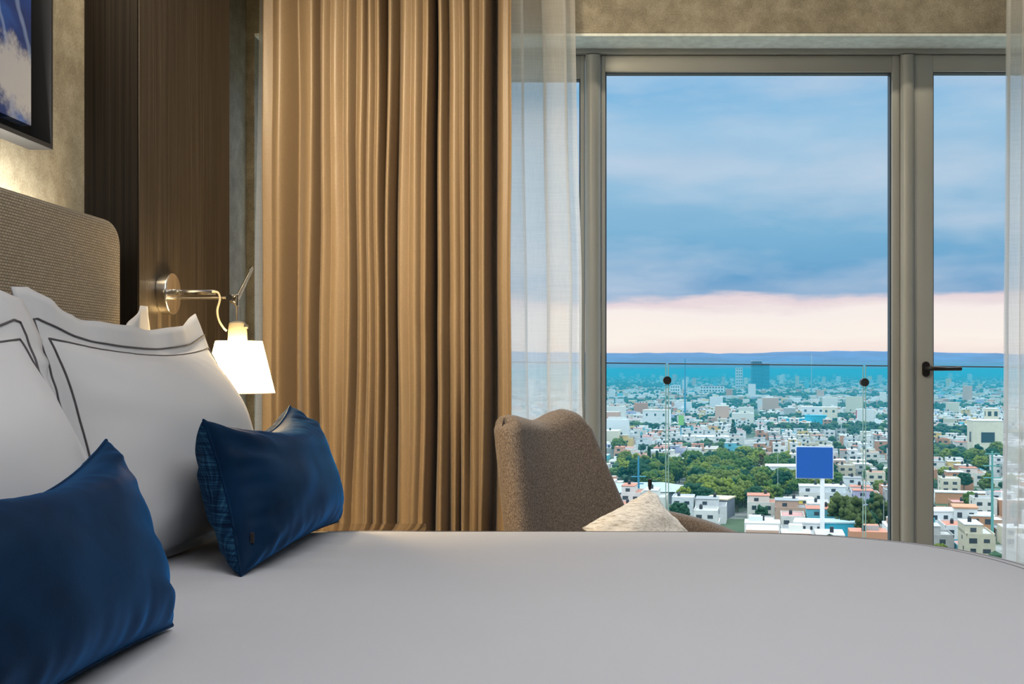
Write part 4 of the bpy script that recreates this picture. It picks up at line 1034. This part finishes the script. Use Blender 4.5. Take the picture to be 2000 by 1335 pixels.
for i, (a, b) in enumerate(((1268, 926), (1283, 930), (1291, 932))):
    x, y = gp(a, b); place_tree('cypress', x, y, (1.5, 1.25, 1.0)[i], (.03, .07, .03), ['tallest of three thin cypress trees behind the park', 'middle one of three thin cypress trees behind the park', 'shortest of three thin cypress trees behind the park'][i], None); HEROES.append((x, y, 4))
for i, (a, b, s) in enumerate(((1640, 1045, 1.55), (1655, 1052, 1.3), (1672, 1050, 1.5), (1690, 1062, 1.2), (1716, 1035, 1.3))):
    x, y = gp(a, b); place_tree('loose', x, y, s, (.10, .14, .035), ['ragged olive tree left of four above the turquoise building', 'short olive tree right behind the turquoise building', 'tallest ragged olive tree above the turquoise building', 'low olive tree at the right joint of the balustrade', 'ivy-like olive tree near the right window jamb'][i], None); HEROES.append((x, y, 5))
x, y = gp(1209, 893); place_tree('round', x, y, 1.5, (.14, .22, .04), 'broad round olive tree beside the chair back', None); HEROES.append((x, y, 8))
x, y = gp(1432, 862); place_tree('conifer', x, y, 1.5, (.03, .09, .04), 'dark spire-shaped tree right of the long warehouse', None); HEROES.append((x, y, 6))

# ---- lots
ang = -.16; ca, sa = math.cos(ang), math.sin(ang)
def visible(x, y, m=.06): return -.12 - m < x / y < .47 + m
lots = []
LWD, LDP, ST = 11.0, 15.0, 9.0
for i in range(-40, 130):
    for j in range(6, 140):
        bx = i * LWD + (i // 7) * ST; by = j * LDP + (j // 2) * ST
        x = bx * ca - by * sa; y = bx * sa + by * ca
        if y < 170 or y > 1750 or not visible(x, y): continue
        if in_park(x, y, 1.06) or keep(x, y): continue
        if rnd.random() < .20 + .35 * max(0, noise.noise(Vector((x / 70, y / 90, 2))) * 2) + .12 * (y > 850): lots.append(('t', x, y)); continue
        lots.append(('h', x, y))
lots.sort(key=lambda q: q[2])
near = [q for q in lots if q[2] > 318 and q[0] == 'h' and .028 < q[1] / q[2] < .392 and (q[2] > 372 or q[1] / q[2] > .31)][:292]
nearset = {(q[1], q[2]) for q in near}
for _, x, y in near:
    c, nm = rnd.choices(WALLC, WW)[0]
    place_house(rnd.randrange(8), x, y, ang, c, nm, pick_roof())
# everything further off: one mass
SV = []; SF = []; SCOL = []
def sbox(x, y, rz, w, d, z0, z1, cw, cr):
    o = len(SV); c, s = math.cos(rz), math.sin(rz)
    for z in (z0, z1):
        for a, b in ((-w / 2, -d / 2), (w / 2, -d / 2), (w / 2, d / 2), (-w / 2, d / 2)): SV.append((x + a * c - b * s, y + a * s + b * c, z))
    for q in ((0, 1, 5, 4), (1, 2, 6, 5), (2, 3, 7, 6), (3, 0, 4, 7)): SF.append(tuple(o + k for k in q)); SCOL.append(cw)
    SF.append((o + 4, o + 5, o + 6, o + 7)); SCOL.append(cr)
def swin(x, y, rz, w, d, fx, z, ww, wh):
    o = len(SV); c, s = math.cos(rz), math.sin(rz); b = -d / 2 - .12
    for a, zz in ((fx - ww / 2, z - wh / 2), (fx + ww / 2, z - wh / 2), (fx + ww / 2, z + wh / 2), (fx - ww / 2, z + wh / 2)): SV.append((x + a * c - b * s, y + a * s + b * c, zz))
    SF.append((o, o + 1, o + 2, o + 3)); SCOL.append((.04, .06, .08))
def shouse(x, y, detail):
    c = rnd.choices(WALLC, WW)[0][0]; rc = pick_roof(); st = rnd.choice([1, 2, 2, 2, 3]); h = 3.1 * st; w, d = rnd.uniform(8, 11), rnd.uniform(9, 14); rz = ang + rnd.choice([0, 0, .0, PI / 2])
    if rnd.random() < .03 and y > 800: h = rnd.uniform(12, 26); w = rnd.uniform(14, 24); d = 14
    sbox(x, y, rz, w, d, GZ, GZ + h, c, rc)
    if rnd.random() < .6: sbox(x + rnd.uniform(-2, 2), y + rnd.uniform(0, 3), rz, w * .45, d * .4, GZ + h, GZ + h + rnd.uniform(1.5, 2.9), rnd.choices(WALLC, WW)[0][0], rc)
    if detail:
        if rnd.random() < .5: sbox(x + rnd.uniform(-2, 2), y + rnd.uniform(-3, 3), rz, 1.2, 1.2, GZ + h, GZ + h + 1.8, (.03, .03, .04), (.05, .05, .06))
        for s_ in range(st):
            for fx in (-w * .25, w * .25):
                if rnd.random() < .75: swin(x, y, rz, w, d, fx, GZ + 3.1 * s_ + 1.6, rnd.uniform(1.4, 2.6), rnd.uniform(1.1, 1.7))
far_trees = []
for kind, x, y in lots:
    if kind == 't': far_trees.append((x, y, rnd.uniform(.6, 1.1))); continue
    if (x, y) in nearset: continue
    shouse(x, y, True)
y = 1760.0
while y < 9500:
    step = 17 + (y - 1760) * .007
    x = -.2 * y
    while x < .53 * y:
        X, Y_ = x + rnd.uniform(-.3, .3) * step, y + rnd.uniform(-.3, .3) * step
        dens = noise.noise(Vector((X / 420, Y_ / 520, 3)))
        if keep(X, Y_): pass
        elif in_park(X, Y_) or rnd.random() < .44 + .9 * max(0, dens): far_trees.append((X, Y_, rnd.uniform(.8, 1.6) * (1 + (y - 1760) / 9000)))
        else: 
            k = 1 + (y - 1760) / 7000; c = rnd.choices(WALLC, WW)[0][0]; h = rnd.choice([3.5, 6.5, 6.5, 9.5, 9.5, 12]) * (1 + (rnd.random() < .02) * 2.5)
            sbox(X, Y_, ang, rnd.uniform(9, 14) * k, rnd.uniform(9, 14) * k, GZ, GZ + h, c, pick_roof())
        x += step
    y += step
def mass(name, V, Fc, cols, label, cat, mtl=None):
    me = bpy.data.meshes.new(name); me.from_pydata(V, [], Fc); me.materials.append(mtl or CM['vcol'])
    ca_ = me.color_attributes.new('Col', 'FLOAT_COLOR', 'CORNER'); arr = np.ones((len(me.loops), 4), dtype=np.float32)
    lt = np.zeros(len(me.polygons), dtype=np.int32); me.polygons.foreach_get('loop_total', lt)
    arr[:, :3] = np.repeat(np.array(cols, dtype=np.float32), lt, axis=0); ca_.data.foreach_set('color', arr.ravel())
    o = bpy.data.objects.new(name, me); C.objects.link(o); tag(o, label, cat, kind='stuff'); return o
mass('distant_houses', SV, SF, SCOL, 'countless pale flat-roofed buildings spreading to the mountains', 'houses')

# trees: park trees near first as individuals, the rest one mass
park_tr = []
for (a, b, c, d) in PARKS:
    area_ = PI * c * d; n_ = int(area_ / (62 if b < 800 else 110))
    for _ in range(n_):
        t, r_ = rnd.uniform(0, 2 * PI), math.sqrt(rnd.random()); x, y = a + c * r_ * math.cos(t), b + d * r_ * math.sin(t)
        if visible(x, y) and not keep(x, y): park_tr.append((x, y, rnd.uniform(.75, 1.35)))
allt = park_tr + [t for t in far_trees]
allt.sort(key=lambda q: q[1] / (q[2] + .3))
cand = [t for t in allt if t[1] > 318 and .028 < t[0] / t[1] < .41 and t[1] < 1700 and (t[1] > 372 or t[0] / t[1] > .31)]
ind = cand[:285]; iset = {(t[0], t[1]) for t in ind}
for x, y, s in ind:
    kd = 'round' if rnd.random() < .72 else 'loose'
    gi = rnd.choices([0, 1, 2, 3], [5, 4, 3, 2] if y < 800 else [1, 3, 6, .5])[0]; col, nm = GREENS[gi]
    zone = 'in the park right of the chair' if (x < 140 and y < 660) else 'on the right beyond the door' if x / y > .31 else 'in the dark tree belt' if 850 < y < 1350 and in_park(x, y) else 'between the city houses'
    sh = 'round-crowned' if kd == 'round' else 'loose-crowned'
    r = place_tree(kd, x, y, s * (1.05 if kd == 'round' else .95), col, '', f'{nm} {sh} trees {zone}'); locate(r, f'{nm} {sh} tree', f'{nm} {sh} trees', x, y)
settle()
ico = bmesh.new(); bmesh.ops.create_icosphere(ico, subdivisions=1, radius=1.0)
ib = [v.co.copy() for v in ico.verts]; ico.verts.ensure_lookup_table(); ifc = [tuple(v.index for v in f.verts) for f in ico.faces]; ico.free()
TV = []; TF = []; TC = []
for x, y, s in allt:
    if (x, y) in iset: continue
    g = GREENS[rnd.choice([1, 2, 2, 2, 2])][0]
    for _ in range(4 if y < 2500 else 1):
        k = s * (2.3 if y < 2500 else 4.0); ox, oy, oz = (x + rnd.uniform(-2, 2) * s, y + rnd.uniform(-2, 2) * s, GZ + (rnd.uniform(2.5, 6) if y < 2500 else 4) * s); o = len(TV); f = rnd.uniform(.3, .8); cc_ = tuple(c * f for c in g)
        for v in ib: q = rnd.uniform(.75, 1.2); TV.append((ox + v.x * k * q, oy + v.y * k * q, oz + v.z * k * .85 * q))
        for q in ifc: TF.append(tuple(o + i for i in q)); TC.append(cc_)
mass('distant_trees', TV, TF, TC, 'dark green tree crowns scattered through the far city', 'trees')

# ---- mountains
def ridge(name, Y, prof_amp, base, seed, label, col):
    V = []; n_ = 260; rows = 7
    for j in range(rows):
        f = j / (rows - 1)
        for i in range(n_ + 1):
            X = -.5 * Y + 1.2 * Y * i / n_
            h = base + prof_amp * (noise.noise(Vector((X / 2600, seed, 0))) + .45 * noise.noise(Vector((X / 900, seed, 4))) + .16 * noise.noise(Vector((X / 300, seed, 7))))
            zz = GZ + (h - GZ) * math.sin(f * PI / 2) * (1 + .02 * noise.noise(Vector((X / 200, f * 5, seed)))) - (40 if f == 0 else 0)
            V.append((X, Y + 2600 * f + 250 * noise.noise(Vector((X / 500, f * 3, seed))), zz))
    m_ = n_ + 1; Fc = [(j * m_ + i, j * m_ + i + 1, (j + 1) * m_ + i + 1, (j + 1) * m_ + i) for j in range(rows - 1) for i in range(n_)]
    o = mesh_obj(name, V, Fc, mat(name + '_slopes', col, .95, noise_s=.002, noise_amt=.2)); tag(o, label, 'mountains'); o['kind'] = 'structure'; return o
ridge('mountain_range', 13500, 60, 262, 2.0, 'long mountain ridge painted haze blue along the horizon', (.020, .095, .20))  # blue of distance haze painted into the slope colour
ridge('foothills', 11500, 40, 105, 9.0, 'lower foothills painted haze blue in front of the ridge', (.014, .085, .17))  # same painted haze tint, slightly darker

# ---- haze lying over the city
def haze():
    o = box('city_haze', -9000, 12000, 250, 11400, GZ + .5, 20, None) if False else None
    bm = bmesh.new(); add_box(bm, -9000, 12000, 300, 16500, GZ - 3, 8)
    m = bpy.data.materials.new('haze'); m.use_nodes = True; t = m.node_tree; t.nodes.clear()
    v = N(t, 'ShaderNodeVolumeScatter'); v.inputs['Color'].default_value = (.03, .34, .47, 1); v.inputs['Density'].default_value = 1 / 2700.; v.inputs['Anisotropy'].default_value = 0
    ab = N(t, 'ShaderNodeVolumeAbsorption'); ab.inputs['Color'].default_value = v.inputs['Color'].default_value; ab.inputs['Density'].default_value = v.inputs['Density'].default_value; ad = N(t, 'ShaderNodeAddShader'); t.links.new(v.outputs[0], ad.inputs[0]); t.links.new(ab.outputs[0], ad.inputs[1])
    out = N(t, 'ShaderNodeOutputMaterial'); t.links.new(ad.outputs[0], out.inputs['Volume'])
    m.volume_intersection_method = 'FAST' if hasattr(m, 'volume_intersection_method') else None
    ob = bm_obj('city_haze', bm, m); tag(ob, 'thin blue haze lying over the distant city', 'haze', kind='stuff')
haze()
